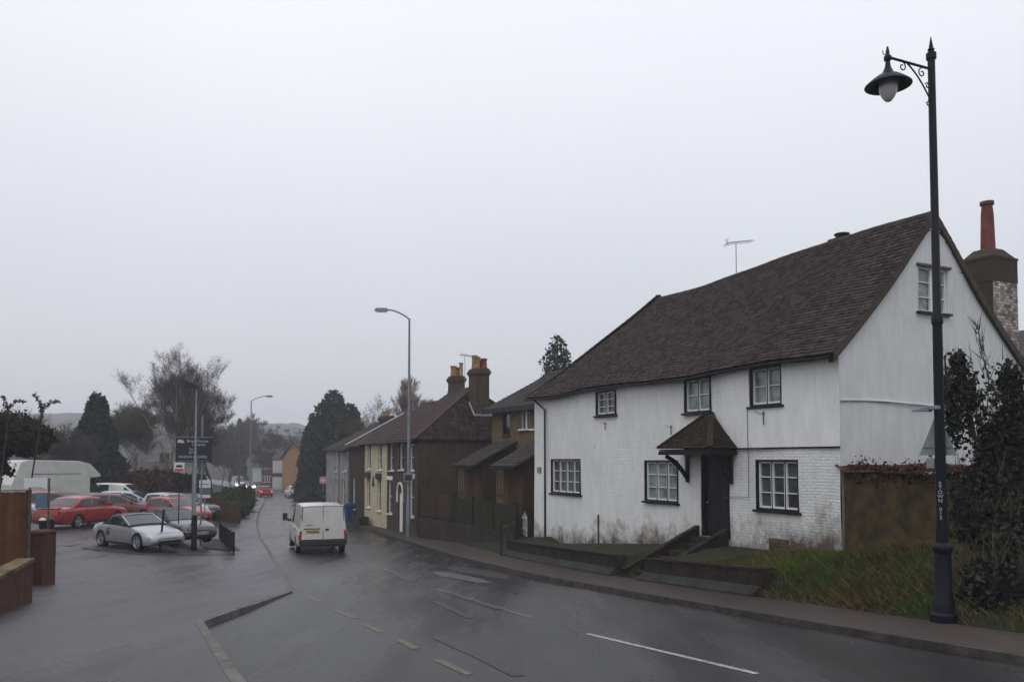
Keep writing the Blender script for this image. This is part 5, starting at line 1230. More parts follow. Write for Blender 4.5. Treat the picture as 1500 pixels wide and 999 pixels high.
def vehicle(name, label, cat, loc, head, L, W_, H, wb, fo, wr, prof, gh, body_mat, zb, sides=((.1, .9),), group=None, roofmat=None, tumble=.32, style='alloy', plan=None, z0=.2, lights='off', rear='std', trim=True, top='std', windscreen=True, rearwin=True, tyre_w=.2, crown=.04, hl=(.30, .12), hz=None, tz=None, bumper='body', z=None, pitch=0):
    e = empty(name, (loc[0], loc[1], T(loc[0], loc[1]) if z is None else z), math.atan2(head[1], head[0]), label=label, cat=cat, group=group)
    X = lambda f: -L/2 + L*f
    plan = plan or [(0, .80), (.03, .92), (.12, .98), (.4, 1), (.8, .99), (.93, .93), (.985, .80), (1, .70)]
    bot = [(0, z0+.16), (.03, z0+.05), (.1, z0), (.9, z0), (.97, z0+.04), (1, z0+.12)]
    xs = sorted(set([p[0] for p in prof] + list(np.linspace(0, 1, 33)) + [.01, .02, .98, .99]))
    I = lambda f, P: float(np.interp(f, [p[0] for p in P], [p[1] for p in P]))
    mb = MB(); rings = []
    for f in xs:
        zt = I(f, prof); hw = W_/2*I(f, plan); zl = I(f, bot); h = zt-zl; cr_ = crown*min(1, 1.0)
        half = [(0, zl), (hw*.84, zl), (hw*.955, zl+.05*h/.6), (hw, zl+.33*h), (hw*.992, zl+.62*h), (hw*.965, zl+.86*h), (hw*.90, zt-.012), (hw*.80, zt+cr_*.3), (hw*.45, zt+cr_*.85), (0, zt+cr_)]
        ring = half + [(-y, zz) for y, zz in half[-2:0:-1]]
        rings.append(len(mb.v)); mb.v += [(X(f), y, zz) for y, zz in ring]; n = len(ring)
    for a, b in zip(rings, rings[1:]):
        for k in range(n): mb.f.append((a+k, a+(k+1) % n, b+(k+1) % n, b+k))
    mb.f.append(tuple(rings[0]+k for k in range(n-1, -1, -1))); mb.f.append(tuple(rings[-1]+k for k in range(n)))
    body = mb.build('body', body_mat, e)
    xf = L/2 - fo; xr = xf - wb; cut = []
    for x in (xf, xr):
        for s in (-1, 1):
            c = MB(); c.lathe([(wr+.045, s*(W_/2-.26)), (wr+.045, s*(W_/2+.2))], (x, 0, wr+.01), 20, 'y'); cut.append(c.build('cutter', None, e))
    bpy.context.view_layer.update()
    bake_boolean(body, cut)
    me = body.data
    me.polygons.foreach_set('use_smooth', [True]*len(me.polygons)); me.set_sharp_from_angle(angle=R(38))
    bm = bmesh.new(); bm.from_mesh(me); bvh = BVHTree.FromBMesh(bm); bm.free()
    mb = MB()
    for x in (xf, xr):
        mb.box(x-wr-.06, x+wr+.06, -W_/2+.265, W_/2-.265, z0+.02, wr*2+.06)
    mb.build('underbody', M['black'], e)
    for x in (xf, xr):
        for s in (-1, 1): wheel(e, x, s*(W_/2-tyre_w/2-.02), wr, tyre_w, s, style)
    # cabin
    if gh:
        g0, g1, g2, g3, zr = gh; bw = W_/2*.90
        P = [(g0, zb), (g1, zr-.05), ((g1*2+g2)/3, zr-.005), ((g1+g2)/2, zr), ((g1+g2*2)/3, zr-.01), (g2, zr-.06), (g3, zb)]
        ZR = lambda f: I(f, P)
        fs = sorted(set(list(np.linspace(g0, g3, 36)) + [g1, g2])); mb = MB(); rings = []
        for f in fs:
            hz_ = max(ZR(f), zb+.004); yb = bw; hgt = hz_-zb; rr = min(.05, hgt*.5); yt = yb - (hgt-rr)*tumble
            half = [(0, zb-.09), (yb, zb-.09), (yb, zb), (yt, hz_-rr), (yt-.06, hz_-.003), (yt*.5, hz_+.02), (0, hz_+.03)]
            ring = half + [(-y, q) for y, q in half[-2:0:-1]]; n = len(ring); rings.append(len(mb.v)); mb.v += [(X(f), y, q) for y, q in ring]
        for a, b in zip(rings, rings[1:]):
            for k in range(n): mb.f.append((a+k, a+(k+1) % n, b+(k+1) % n, b+k))
        mb.f.append(tuple(rings[0]+k for k in range(n-1, -1, -1))); mb.f.append(tuple(rings[-1]+k for k in range(n)))
        mb.build('roof', roofmat or body_mat, e, smooth=35)
        for s in (-1, 1):
            for (a, b) in sides:
                mb = MB(); k = 10; base = 0
                for i in range(k+1):
                    f = a+(b-a)*i/k; zt = max(ZR(f)-.085, zb+.045); zl = zb+.035
                    for zz in (zl, zt):
                        for d_ in (.008, -.01): mb.v.append((X(f), s*(bw-(zz-zb)*tumble+d_), zz))
                for i in range(k):
                    a_ = i*4; b_ = a_+4
                    mb.f += [(a_, b_, b_+2, a_+2), (a_+2, b_+2, b_+3, a_+3), (a_, a_+1, b_+1, b_)]
                mb.f += [(0, 2, 3, 1), (4*k, 4*k+1, 4*k+3, 4*k+2)]
                mb.build('side_window', M['carglass'], e, smooth=30)
        def screen(nm, fa, fb):
            mb = MB(); ku, kv = 8, 6; sg = 1 if fb > fa else -1
            for d_ in (.012, -.004):
                for i in range(ku+1):
                    f = fa+(fb-fa)*i/ku; hz_ = ZR(f)
                    yt = bw-(hz_-zb)*tumble-.055-.05*0
                    for j in range(kv+1):
                        w = -1+2*j/kv; mb.v.append((X(f)+sg*d_*.8, w*yt, hz_+.028-.028*abs(w)**1.5+d_))
            m_ = (ku+1)*(kv+1)
            for i in range(ku):
                for j in range(kv): q = i*(kv+1)+j; mb.f.append((q, q+1, q+kv+2, q+kv+1))
            mb.build(nm, M['carglass'], e, smooth=50)
        if windscreen: screen('windscreen', g2+(g3-g2)*.08, g2+(g3-g2)*.94)
        if rearwin: screen('rear_window', g1+(g0-g1)*.12, g1+(g0-g1)*.88)
    # fittings
    hm = M['lens_on'] if lights == 'head' else M['lens']; tm = M['tail_on'] if lights == 'tail' else M['tail']
    hz = hz or (I(.98, prof)-.12); tz = tz or (I(.02, prof)-.14)
    for s in (-1, 1):
        y1 = W_/2*.90; y0 = y1-hl[0]
        sh = (lambda u, v: (u, v*(.55+.45*u))) if s > 0 else (lambda u, v: (u, v*(1-.45*u)))
        a, b = (y0, y1) if s > 0 else (-y1, -y0)
        decal('headlight', bvh, 'F', (a, b, hz-hl[1]/2, hz+hl[1]/2), hm, e, .012, (8, 4), shape=sh)
        if rear == 'van':
            decal('tail_light', bvh, 'B', ((W_/2*.84, W_/2*.965, tz-.35, tz+.15) if s > 0 else (-W_/2*.965, -W_/2*.84, tz-.35, tz+.15)), tm, e, .015, (4, 6))
        else:
            a, b = (W_/2*.62, W_/2*.93) if s > 0 else (-W_/2*.93, -W_/2*.62)
            decal('tail_light', bvh, 'B', (a, b, tz-.08, tz+.08), tm, e, .012, (6, 4))
    bmt = M['cartrim'] if bumper == 'black' else body_mat
    decal('bumper', bvh, 'B', (-W_/2*.93, W_/2*.93, z0+.14, z0+.36), bmt, e, .035, (16, 4)); decal('bumper', bvh, 'F', (-W_/2*.93, W_/2*.93, z0+.14, z0+.34), bmt, e, .03, (16, 4))
    decal('grille', bvh, 'F', (-.34, .34, hz-.09, hz+.04), M['cartrim'], e, .010, (8, 3)); decal('air_intake', bvh, 'F', (-.45, .45, z0+.10, z0+.20), M['cartrim'], e, .038, (8, 2))
    plate(bvh, 'F', 0, z0+.27, M['plate_w'], e); plate(bvh, 'B', 0, (z0+.42) if rear == 'std' else z0+.6, M['plate_y'], e)
    for s in (-1, 1):
        mode = 'L' if s > 0 else 'R'
        if gh:
            xd0 = xr + wr + .12; xd1 = xf - wr - .10
            cuts = [xd0, xd1] if (g3-g1)*L < 1.9 or len(sides) == 1 else [xd0, (xd0+xd1)/2-.05, xd1]
            for a, b in zip(cuts, cuts[1:]):
                decal('door_gap', bvh, mode, (a-.002, b+.002, z0+.086, zb-.032), M['cartrim'], e, .003, (8, 8), thick=.003)
                dm = decal('door', bvh, mode, (a+.012, b-.012, z0+.10, zb-.045), body_mat, e, .007, (8, 8), thick=.004)
                if dm:
                    hh = decal('door_handle', bvh, mode, (a+.07, a+.24, zb-.15, zb-.115), M['cartrim'] if trim else body_mat, dm, .03, (3, 1))
        decal('sill_trim', bvh, mode, (xr+wr+.08, xf-wr-.08, z0+.035, z0+.085), M['cartrim'] if trim else body_mat, e, .012, (8, 1))
        if gh:
            mx_ = X(g3)-.28; my = s*(W_/2*.92+.10)
            mb = MB(); mb.hexa([(mx_-.05, my-.10, zb+.02), (mx_+.07, my-.08, zb+.03), (mx_+.07, my+.08, zb+.03), (mx_-.05, my+.10, zb+.02)], [(mx_-.05, my-.09, zb+.14), (mx_+.04, my-.07, zb+.13), (mx_+.04, my+.07, zb+.13), (mx_-.05, my+.09, zb+.14)])
            mb.build('door_mirror', M['cartrim'] if trim else body_mat, e, bevel=.02)
    return e, body, bvh
SEDAN = [(0, .62), (.012, .86), (.04, .93), (.16, .97), (.3, .95), (.62, .93), (.72, .92), (.9, .80), (.97, .70), (.99, .62), (1, .5)]
HATCH = [(0, .60), (.012, .84), (.04, .92), (.3, .94), (.65, .94), (.74, .92), (.92, .78), (.975, .68), (.992, .6), (1, .48)]
ROAD_ = [(0, .55), (.015, .76), (.05, .84), (.12, .88), (.25, .88), (.6, .84), (.7, .80), (.88, .68), (.96, .58), (.99, .5), (1, .42)]
VAN = [(0, .9), (.01, .98), (.5, 1.0), (.8, 1.0), (.86, .97), (.96, .82), (.985, .72), (1, .55)]
SILVER = paint('silver_car_paint', (.36, .365, .385), .5, .3); RED = paint('red_car_paint', (.27, .006, .010)); DARK = paint('dark_grey_car_paint', (.035, .037, .045), .2)
WHITE = paint('white_van_paint', (.56, .55, .52), 0, .4); MAROON = paint('maroon_car_paint', (.12, .015, .022)); BLUES = paint('silver_blue_car_paint', (.28, .32, .42), .3)
def hv(x, y, a, b):
    v = Vector((x, y)).normalized(); p = Vector((v.y, -v.x)); return (p*a + v*b).normalized()
hs = hv(-13.8, 30.6, .525, -.85)
G_ = 'cars parked on the sales lot'
e, b, bvh = vehicle('parked_car', 'silver roadster with closed black soft top, nearest in the sales lot', 'car', (-14.15, 31.2), hs, 3.94, 1.64, 1.26, 2.38, .80, .30, ROAD_, (.17, .30, .47, .66, 1.25), SILVER, .86, sides=((.32, .58),), roofmat=M['cartrim'], group=G_, hl=(.34, .14), z0=.16)
# windscreen frame, side intake
mb = MB(); L = 3.94; X = lambda f: -L/2+L*f; bw = 1.64/2*.9; yt = bw-(1.19-.86)*.32
mb.tube([(X(.655), -bw+.01, .87), (X(.475), -yt+.02, 1.205), (X(.465), 0, 1.245), (X(.475), yt-.02, 1.205), (X(.655), bw-.01, .87)], .028, 8); mb.build('windscreen_frame', SILVER, e, smooth=50)
for m_ in 'LR': decal('side_intake', bvh, m_, (X(.30), X(.355), .46, .68), M['cartrim'], e, .010, (3, 3), shape=lambda u, v: (u, .5+(v-.5)*(1-.5*u)))
mb = MB(); mb.tube([(X(.02), -.5, .86), (X(.02), -.5, .92)], .015, 6); 
e, b, bvh = vehicle('parked_car', 'dark grey saloon with black roof parked just behind the silver roadster', 'car', (-14.0, 34.0), hv(-13.6, 33.2, .5, -.87), 4.3, 1.68, 1.38, 2.5, .85, .30, SEDAN, (.14, .30, .55, .73, 1.38), DARK, .92, sides=((.32, .46), (.48, .62)), roofmat=M['cartrim'], group=G_)
e, b, bvh = vehicle('parked_car', 'red hatchback facing the street, beyond the dark grey saloon', 'car', (-17.3, 42.6), hv(-16, 42.3, .6, -.8), 3.9, 1.62, 1.42, 2.45, .75, .28, HATCH, (.02, .12, .5, .72, 1.42), RED, .93, sides=((.12, .38), (.40, .60)), group=G_)
e, b, bvh = vehicle('parked_car', 'silver hatchback standing behind the red hatchback', 'car', (-18.6, 45.4), hv(-18, 45.6, .65, -.76), 4.0, 1.66, 1.46, 2.5, .75, .29, HATCH, (.02, .10, .5, .73, 1.46), SILVER, .93, sides=((.12, .38), (.40, .60)), group=G_)
e, b, bvh = vehicle('parked_car', 'dark green hatchback at the far right end of the sales lot', 'car', (-19.2, 49.5), hv(-17, 47, .5, -.86), 4.0, 1.66, 1.46, 2.5, .75, .29, HATCH, (.02, .10, .5, .73, 1.46), paint('dark_green_paint', (.03, .045, .042), .2), .93, sides=((.12, .38), (.40, .60)), group=G_)
e, b, bvh = vehicle('parked_car', 'large bright red saloon seen from behind with yellow number plate', 'car', (-20.35, 39.0), hv(-19.6, 38.9, .62, .78), 4.6, 1.76, 1.42, 2.65, .95, .31, SEDAN, (.13, .30, .56, .73, 1.42), RED, .96, sides=((.28, .43), (.45, .62)), group=G_, trim=False)
mb = MB(); mb.box(-2.22, -2.12, -.7, .7, .985, 1.02); mb.box(-2.2, -2.14, -.6, -.56, .93, .985); mb.box(-2.2, -2.14, .56, .6, .93, .985); mb.build('boot_spoiler', RED, e, bevel=.01)
e, b, bvh = vehicle('parked_car', 'maroon hatchback showing its bonnet past the red saloon', 'car', (-20.6, 43.2), hv(-20, 43, .85, -.1), 4.0, 1.66, 1.44, 2.5, .75, .29, HATCH, (.02, .10, .5, .73, 1.44), MAROON, .93, sides=((.12, .38), (.40, .60)), group=G_)
e, b, bvh = vehicle('parked_car', 'pale silver blue hatchback between maroon car and small white van', 'car', (-21.6, 47.0), hv(-21, 47, .9, -.3), 4.0, 1.66, 1.46, 2.5, .75, .29, HATCH, (.02, .10, .5, .73, 1.46), BLUES, .93, sides=((.12, .38), (.40, .60)), group=G_)
e, b, bvh = vehicle('parked_car', 'second red hatchback half hidden in front of the big white camper van', 'car', (-25.0, 44.6), hv(-25, 44, .85, .4), 4.0, 1.66, 1.42, 2.5, .75, .29, HATCH, (.02, .12, .5, .72, 1.42), RED, .93, sides=((.12, .38), (.40, .60)), group=G_)
e, b, bvh = vehicle('parked_car', 'white hatchback just over the garden fence, leftmost in the lot', 'car', (-28.4, 45.5), Vector((.9, .2)), 4.0, 1.66, 1.46, 2.5, .75, .29, HATCH, (.02, .10, .5, .73, 1.46), WHITE, .93, sides=((.12, .38), (.40, .60)), group=G_)
e, b, bvh = vehicle('parked_car', 'pale silver hatchback beside the leftmost white one behind the fence', 'car', (-25.6, 41.0), Vector((.9, .2)), 3.8, 1.62, 1.42, 2.4, .75, .29, HATCH, (.02, .10, .5, .73, 1.42), BLUES, .93, sides=((.12, .38), (.40, .60)), group=G_)
VANS = [(0, .9), (.01, 1.0), (.7, 1.02), (.8, 1.0), (.95, .86), (.98, .76), (1, .6)]
e, b, bvh = vehicle('parked_van', 'small white van with side windows behind the parked cars', 'van', (-25.4, 53.5), hv(-25, 53, .88, -.42), 4.5, 1.75, 1.86, 2.8, .85, .31, VANS, (.0, .03, .58, .84, 1.86), WHITE, 1.02, sides=((.06, .2), (.24, .38), (.6, .72)), tumble=.18)
# camper / high van behind the lot
cpos = Vector((-28.0, 50.5)); ce = empty('camper_van', (cpos.x, cpos.y, T(cpos.x, cpos.y)), math.atan2(.80, .60), label='big white coachbuilt camper van with overhanging cab, at the back of the lot', cat='camper van')
mb = MB()
prof = [(-2.9, .5), (1.5, .5), (1.5, 2.05), (2.15, 2.1), (2.15, 2.22), (1.5, 2.9), (.8, 3.08), (-2.1, 3.15), (-2.5, 3.05), (-3.0, 1.7)]
n = len(prof); mb.v = [(x, -1.1, z) for x, z in prof] + [(x, 1.1, z) for x, z in prof]
mb.f = [tuple(range(n)), tuple(range(2*n-1, n-1, -1))] + [(i, (i+1) % n, n+(i+1) % n, n+i) for i in range(n)]
cb_ = mb.build('coach_body', paint('cream_white_coach', (.50, .51, .47), 0, .45), ce, bevel=.04)
mb = MB(); mb.hexa([(1.52, -.95, .4), (3.1, -.9, .4), (3.1, .9, .4), (1.52, .95, .4)], [(1.52, -.95, 1.15), (2.95, -.85, .95), (2.95, .85, .95), (1.52, .95, 1.15)]); mb.build('bonnet', WHITE, ce, bevel=.05)
mb = MB(); mb.hexa([(1.52, -.9, 1.15), (2.4, -.86, 1.08), (2.4, .86, 1.08), (1.52, .9, 1.15)], [(1.52, -.85, 2.0), (1.8, -.8, 2.0), (1.8, .8, 2.0), (1.52, .85, 2.0)]); mb.build('cab_glass', M['carglass'], ce)
mb = MB(); mb.box(-1.6, -.5, -1.13, -1.10, 1.5, 2.1); mb.build('side_window', M['glass_bowl'], ce)
mb = MB(); mb.box(-2.6, .8, -1.125, -1.10, 1.1, 1.13); mb.build('side_stripe', M['signgrey'], ce)
mb = MB(); mb.box(-1.95, .9, -1.12, -1.10, 2.3, 2.34); mb.build('side_rail', M['signgrey'], ce)
for x in (-1.5, 2.4):
    for s in (-1, 1): wheel(ce, x, s*.88, .34, .22, s, 'steel')
# the white panel van on the road
vp = g(468, 808); vh = Vector((-.335, .94)).normalized()
vback = at(473, 806, 32.6); vl = 4.83
vc = Vector((vback.x, 32.6)) + vh*vl/2
VANP = [(0, .95), (.006, 1.04), (.62, 1.06), (.78, 1.06), (.84, 1.02), (.95, .84), (.985, .74), (1, .58)]
vplan = [(0, .955), (.01, .985), (.1, 1), (.8, 1), (.93, .95), (.98, .86), (1, .75)]
ve, vb, vbvh = vehicle('panel_van', 'white panel van driving away down the wet road, rear doors shut', 'van', (vc.x, vc.y), vh, vl, 1.97, 1.98, 2.93, .93, .33, VANP, (-.002, .004, .60, .83, 1.98), WHITE, 1.08, sides=((.60, .74),), tumble=.10, rear='van', plan=vplan, bumper='black', rearwin=False, style='steel', z0=.27, tz=.98, crown=0)
mb = MB(); x_ = -vl/2-.012
mb = MB(); mb.hexa([(x_-.002, -.85, .60), (x_+.05, -.85, .60), (x_+.05, .85, .60), (x_-.002, .85, .60)], [(x_+.022, -.80, 1.92), (x_+.06, -.80, 1.92), (x_+.06, .80, 1.92), (x_+.022, .80, 1.92)]); mb.build('door_seal', M['cartrim'], ve)
for (ya, yb) in ((-.83, -.009), (.009, .83)):
    mb = MB(); k_ = .1
    mb.hexa([(x_-.012, ya, .62), (x_+.05, ya, .62), (x_+.05, yb, .62), (x_-.012, yb, .62)], [(x_+.012, ya*(1 if abs(ya) < .1 else .93), 1.9), (x_+.06, ya*(1 if abs(ya) < .1 else .93), 1.9), (x_+.06, yb*(1 if abs(yb) < .1 else .93), 1.9), (x_+.012, yb*(1 if abs(yb) < .1 else .93), 1.9)])
    dd = mb.build('rear_door', WHITE, ve, bevel=.012)
    mb = MB()
    if ya < 0: mb.box(x_-.03, x_-.008, -.22, -.08, .98, 1.04); mb.build('door_handle', M['cartrim'], dd, bevel=.005)
    else:
        mb.box(x_-.022, x_-.010, .12, .74, .84+.19, .875+.19); mb.build('lamp_strip', M['cartrim'], dd)
        mb = MB(); mb.box(x_-.028, x_-.014, .14, .66, .88, .99); pl_ = mb.build('number_plate', M['plate_y'], dd, bevel=.004)
        mb = MB()
        for k in range(7): yy = .18+k*.062+(.02 if k > 3 else 0); mb.box(x_-.031, x_-.029, yy, yy+.038, .90, .97)
        mb.build('characters', M['black'], pl_)
        mb = MB()
        for k in range(5): mb.box(x_-.012, x_-.006, .42+k*.055, .46+k*.055, 1.18, 1.215)
        mb.build('lettering', M['signgrey'], dd)
for s in (-1, 1):
    mb = MB(); mb.box(x_-.02, x_+.02, s*.86-.02, s*.86+.02, 1.5, 1.55); mb.build('door_hinge', M['cartrim'], ve)
    mb = MB(); mb.box(-vl/2+.55, -vl/2+.7, s*.985-.012, s*.985+.012, .6, .66); mb.build('side_marker', M['amber'], ve)
mb = MB(); mb.box(x_-.09, x_+.03, -.93, .93, .40, .60); mb.build('step_bumper', M['cartrim'], ve, bevel=.03)
for c in list(ve.children):
    if c.name.startswith('number_plate') and c.parent == ve and c.bound_box[0][0] + 0 < 0: 
        for cc in list(c.children): bpy.data.objects.remove(cc)
        bpy.data.objects.remove(c)
mxx = -vl/2+vl*.80
mb = MB(); mb.box(mxx, mxx+.08, 1.08, 1.28, 1.13, 1.45); mb.bar((mxx+.04, .9, 1.15), (mxx+.04, 1.1, 1.2), .05); mb.build('wing_mirror', M['cartrim'], ve, bevel=.01)
# far traffic
def far_xy(px, Y): return (at(px, 700, Y).x, Y)
x, y = far_xy(387.5, 104); e, b, bvh = vehicle('moving_car', 'small red hatchback driving away, far down the road', 'car', (x, y), Vector((-.42, .9)), 3.8, 1.62, 1.42, 2.4, .75, .28, HATCH, (.02, .12, .5, .72, 1.42), RED, .93, sides=((.12, .38), (.40, .60)), lights='tail')
x, y = far_xy(365.5, 126); e, b, bvh = vehicle('moving_car', 'dark oncoming car with both headlights lit at the bend', 'car', (x, y), Vector((.34, -.94)), 4.2, 1.7, 1.45, 2.5, .8, .3, HATCH, (.02, .12, .5, .72, 1.45), DARK, .93, sides=((.12, .38), (.40, .60)), lights='head', hl=(.42, .30), hz=.66)
x, y = far_xy(352, 136); e, b, bvh = vehicle('moving_van', 'white oncoming vehicle with one bright headlight behind dark car', 'van', (x-.3, y), Vector((.5, -.86)), 4.5, 1.8, 1.95, 2.8, .85, .31, VANS, (.0, .03, .58, .84, 1.95), WHITE, 1.02, sides=((.06, .2), (.6, .72)), tumble=.18, lights='head', hl=(.30, .24))
x, y = far_xy(427, 103); e, b, bvh = vehicle('roadside_car', 'white car parked at the far kerb near the gabled house', 'car', (x+.2, y), Vector((-.42, .9)), 4.0, 1.66, 1.44, 2.5, .75, .29, HATCH, (.02, .10, .5, .73, 1.44), WHITE, .93, sides=((.12, .38), (.40, .60)), z=S(103)+.05)

# ================================================================ vegetation
def leaves(name, C, size, material, parent=None, flat=0, aspect=1.5, sizevar=.4, droop=None):
    C = np.asarray(C, dtype=float); n = len(C)
    a = RNG.normal(size=(n, 3)); 
    if droop is not None: a = a*.5 + np.asarray(droop)
    a /= np.linalg.norm(a, axis=1)[:, None]
    b = RNG.normal(size=(n, 3)); b[:, 2] *= (1-flat)
    b -= (b*a).sum(1)[:, None]*a; b /= np.linalg.norm(b, axis=1)[:, None]
    s = size*(1 + RNG.uniform(-sizevar, sizevar, n))[:, None]
    V = np.stack([C - a*s*aspect*.5, C + b*s*.5, C + a*s*aspect*.5, C - b*s*.5], axis=1).reshape(-1, 3)
    return np_mesh(name, V, np.arange(4*n).reshape(n, 4), material, parent)
def blades(name, B, D, ln, w, material, parent=None):
    """thin tapering triangles from base points B along vectors D (n x 3)"""
    B = np.asarray(B, float); D = np.asarray(D, float); n = len(B)
    side = np.cross(D, RNG.normal(size=(n, 3))); side /= np.linalg.norm(side, axis=1)[:, None]+1e-9
    w = (np.ones(n)*w)[:, None]
    V = np.stack([B - side*w/2, B + side*w/2, B + D*ln], axis=1).reshape(-1, 3)
    return np_mesh(name, V, np.arange(3*n).reshape(n, 3), material, parent)
def bare_tree(loc, h, spread, label, seed, material='twig', bark='bark', name='bare_tree', levels=5, up=.55, group=None, twl=.55, trunk=.03, lean=0, ntw=7, fork=.28, tww=.022, leafm=None, cat='tree'):
    rg = random.Random(seed); z = loc[2] if len(loc) > 2 else T(loc[0], loc[1]) - .1
    e = empty(name, (loc[0], loc[1], z), 0, label=label, cat=cat, group=group)
    mb = MB(); B = []; D = []
    def branch(p, d, L, r, lev):
        pts = [p]; k = 4 if lev < 3 else 2
        for i in range(k):
            d = (d + Vector((rg.uniform(-1, 1), rg.uniform(-1, 1), rg.uniform(-.4, 1)*.8))*.16).normalized()
            p = p + d*L/k; pts.append(p)
        mb.tube(pts, [r*(1-.5*i/k) for i in range(k+1)], 6 if lev < 2 else 3, cap=False)
        if lev >= levels:
            for q in pts[1:]:
                for _ in range(ntw):
                    dd = (d + Vector((rg.gauss(0, 1), rg.gauss(0, 1), rg.gauss(.2, .8)))*.65).normalized(); B.append(tuple(q)); D.append(tuple(dd*rg.uniform(.4, 1.2)))
            return
        nb = 3 if lev else 6
        for i in range(nb + (1 if lev in (1, 2) else 0)):
            t = rg.uniform(.35, 1) if lev else rg.uniform(fork, 1)
            q = pts[0].lerp(pts[-1], t) if k < 3 else pts[min(k-1, int(t*k))].lerp(pts[min(k, int(t*k)+1)], t*k-int(t*k) if t < 1 else 0)
            az = rg.uniform(0, 2*math.pi); out = Vector((math.cos(az), math.sin(az), 0))
            nd = (d*.55 + out*spread*(1.0 if lev < 2 else .8) + Vector((0, 0, up))*.5).normalized()
            branch(q, nd, L*rg.uniform(.5, .72), r*.5*(1-.3*t), lev+1)
        branch(pts[-1], d, L*.6, r*.5, lev+1)
    branch(Vector((0, 0, 0)), Vector((lean, 0, 1)).normalized(), h*.52, h*trunk*.5, 0)
    mb.build('trunk', M[bark], e, fix=False)
    blades('crown', B, D, twl, tww, M[material], e)
    if leafm:
        C = np.array(B)[RNG.integers(0, len(B), int(len(B)*1.2))] + RNG.normal(size=(int(len(B)*1.2), 3))*.15
        leaves('foliage', C, .10, M[leafm], e)
    return e
def conifer(loc, h, r, label, seed, material='conifer', name='conifer_tree', n=9000, size=.28, shape=.9, open_=0, group=None, base=.06, z=None):
    rg = np.random.default_rng(seed); z = (T(loc[0], loc[1])-.1) if z is None else z
    e = empty(name, (loc[0], loc[1], z), 0, label=label, cat='tree', group=group)
    mb = MB(); mb.lathe([(h*.02, 0), (h*.014, h*.5), (.03, h*.98)], n=7); 
    C = []
    if not open_:
        t = 1-np.sqrt(rg.uniform(0, 1, n)); t = base + (1-base)*t*.995; az = rg.uniform(0, 2*math.pi, n)
        lump = np.array([noise.noise(Vector((math.cos(a)*1.7, math.sin(a)*1.7, q*h*.55 + seed))) + .55*noise.noise(Vector((math.cos(a)*4.5, math.sin(a)*4.5, q*h*1.6 + seed))) for a, q in zip(az, t)])
        rad = (r*(1-t)**shape + .10)*(1 + .62*lump)*rg.uniform(.45, 1.06, n)**.5
        C.append(np.stack([np.cos(az)*rad, np.sin(az)*rad, t*h - .25*rad + rg.normal(size=n)*.15], axis=1))
    nb = int(h*9) if open_ else 0
    for i in range(nb):
        t = base + (1-base)*(i+rg.uniform(0, 1))/nb; rad = r*(1-t)**shape*rg.uniform(.55, 1.18) + .12
        az = rg.uniform(0, 2*math.pi); k = max(4, int(n/nb*(.3+1.4*(1-t))))
        q = rg.uniform(0, 1, k)**.7; wid = rad*.06*(1-.3*q)+.05
        C.append(np.stack([np.cos(az)*rad*q + rg.normal(size=k)*wid*.6, np.sin(az)*rad*q + rg.normal(size=k)*wid*.6, t*h + .12*q*rad + rg.normal(size=k)*.04*rad], axis=1))
        mb.bar((0, 0, t*h), (math.cos(az)*rad*.9, math.sin(az)*rad*.9, t*h+.1*rad), .05)
    mb.build('trunk', M['bark'], e, fix=False)
    C = np.concatenate(C); leaves('foliage', C, size, M[material], e, aspect=1.8); return e
def core_blob(mb, c, r, seed, n=10):
    base = len(mb.v)
    for i in range(n+1):
        for j in range(2*n):
            th = math.pi*i/n; ph = math.pi*j/n; d = Vector((math.sin(th)*math.cos(ph), math.sin(th)*math.sin(ph), math.cos(th)))
            k = 1 + .22*noise.noise(d*2 + Vector((seed, 0, 0))); mb.v.append((c[0]+d.x*r[0]*k, c[1]+d.y*r[1]*k, c[2]+d.z*r[2]*k))
    for i in range(n):
        for j in range(2*n): a = base+i*2*n+j; b = base+i*2*n+(j+1) % (2*n); mb.f.append((a, b, b+2*n, a+2*n))
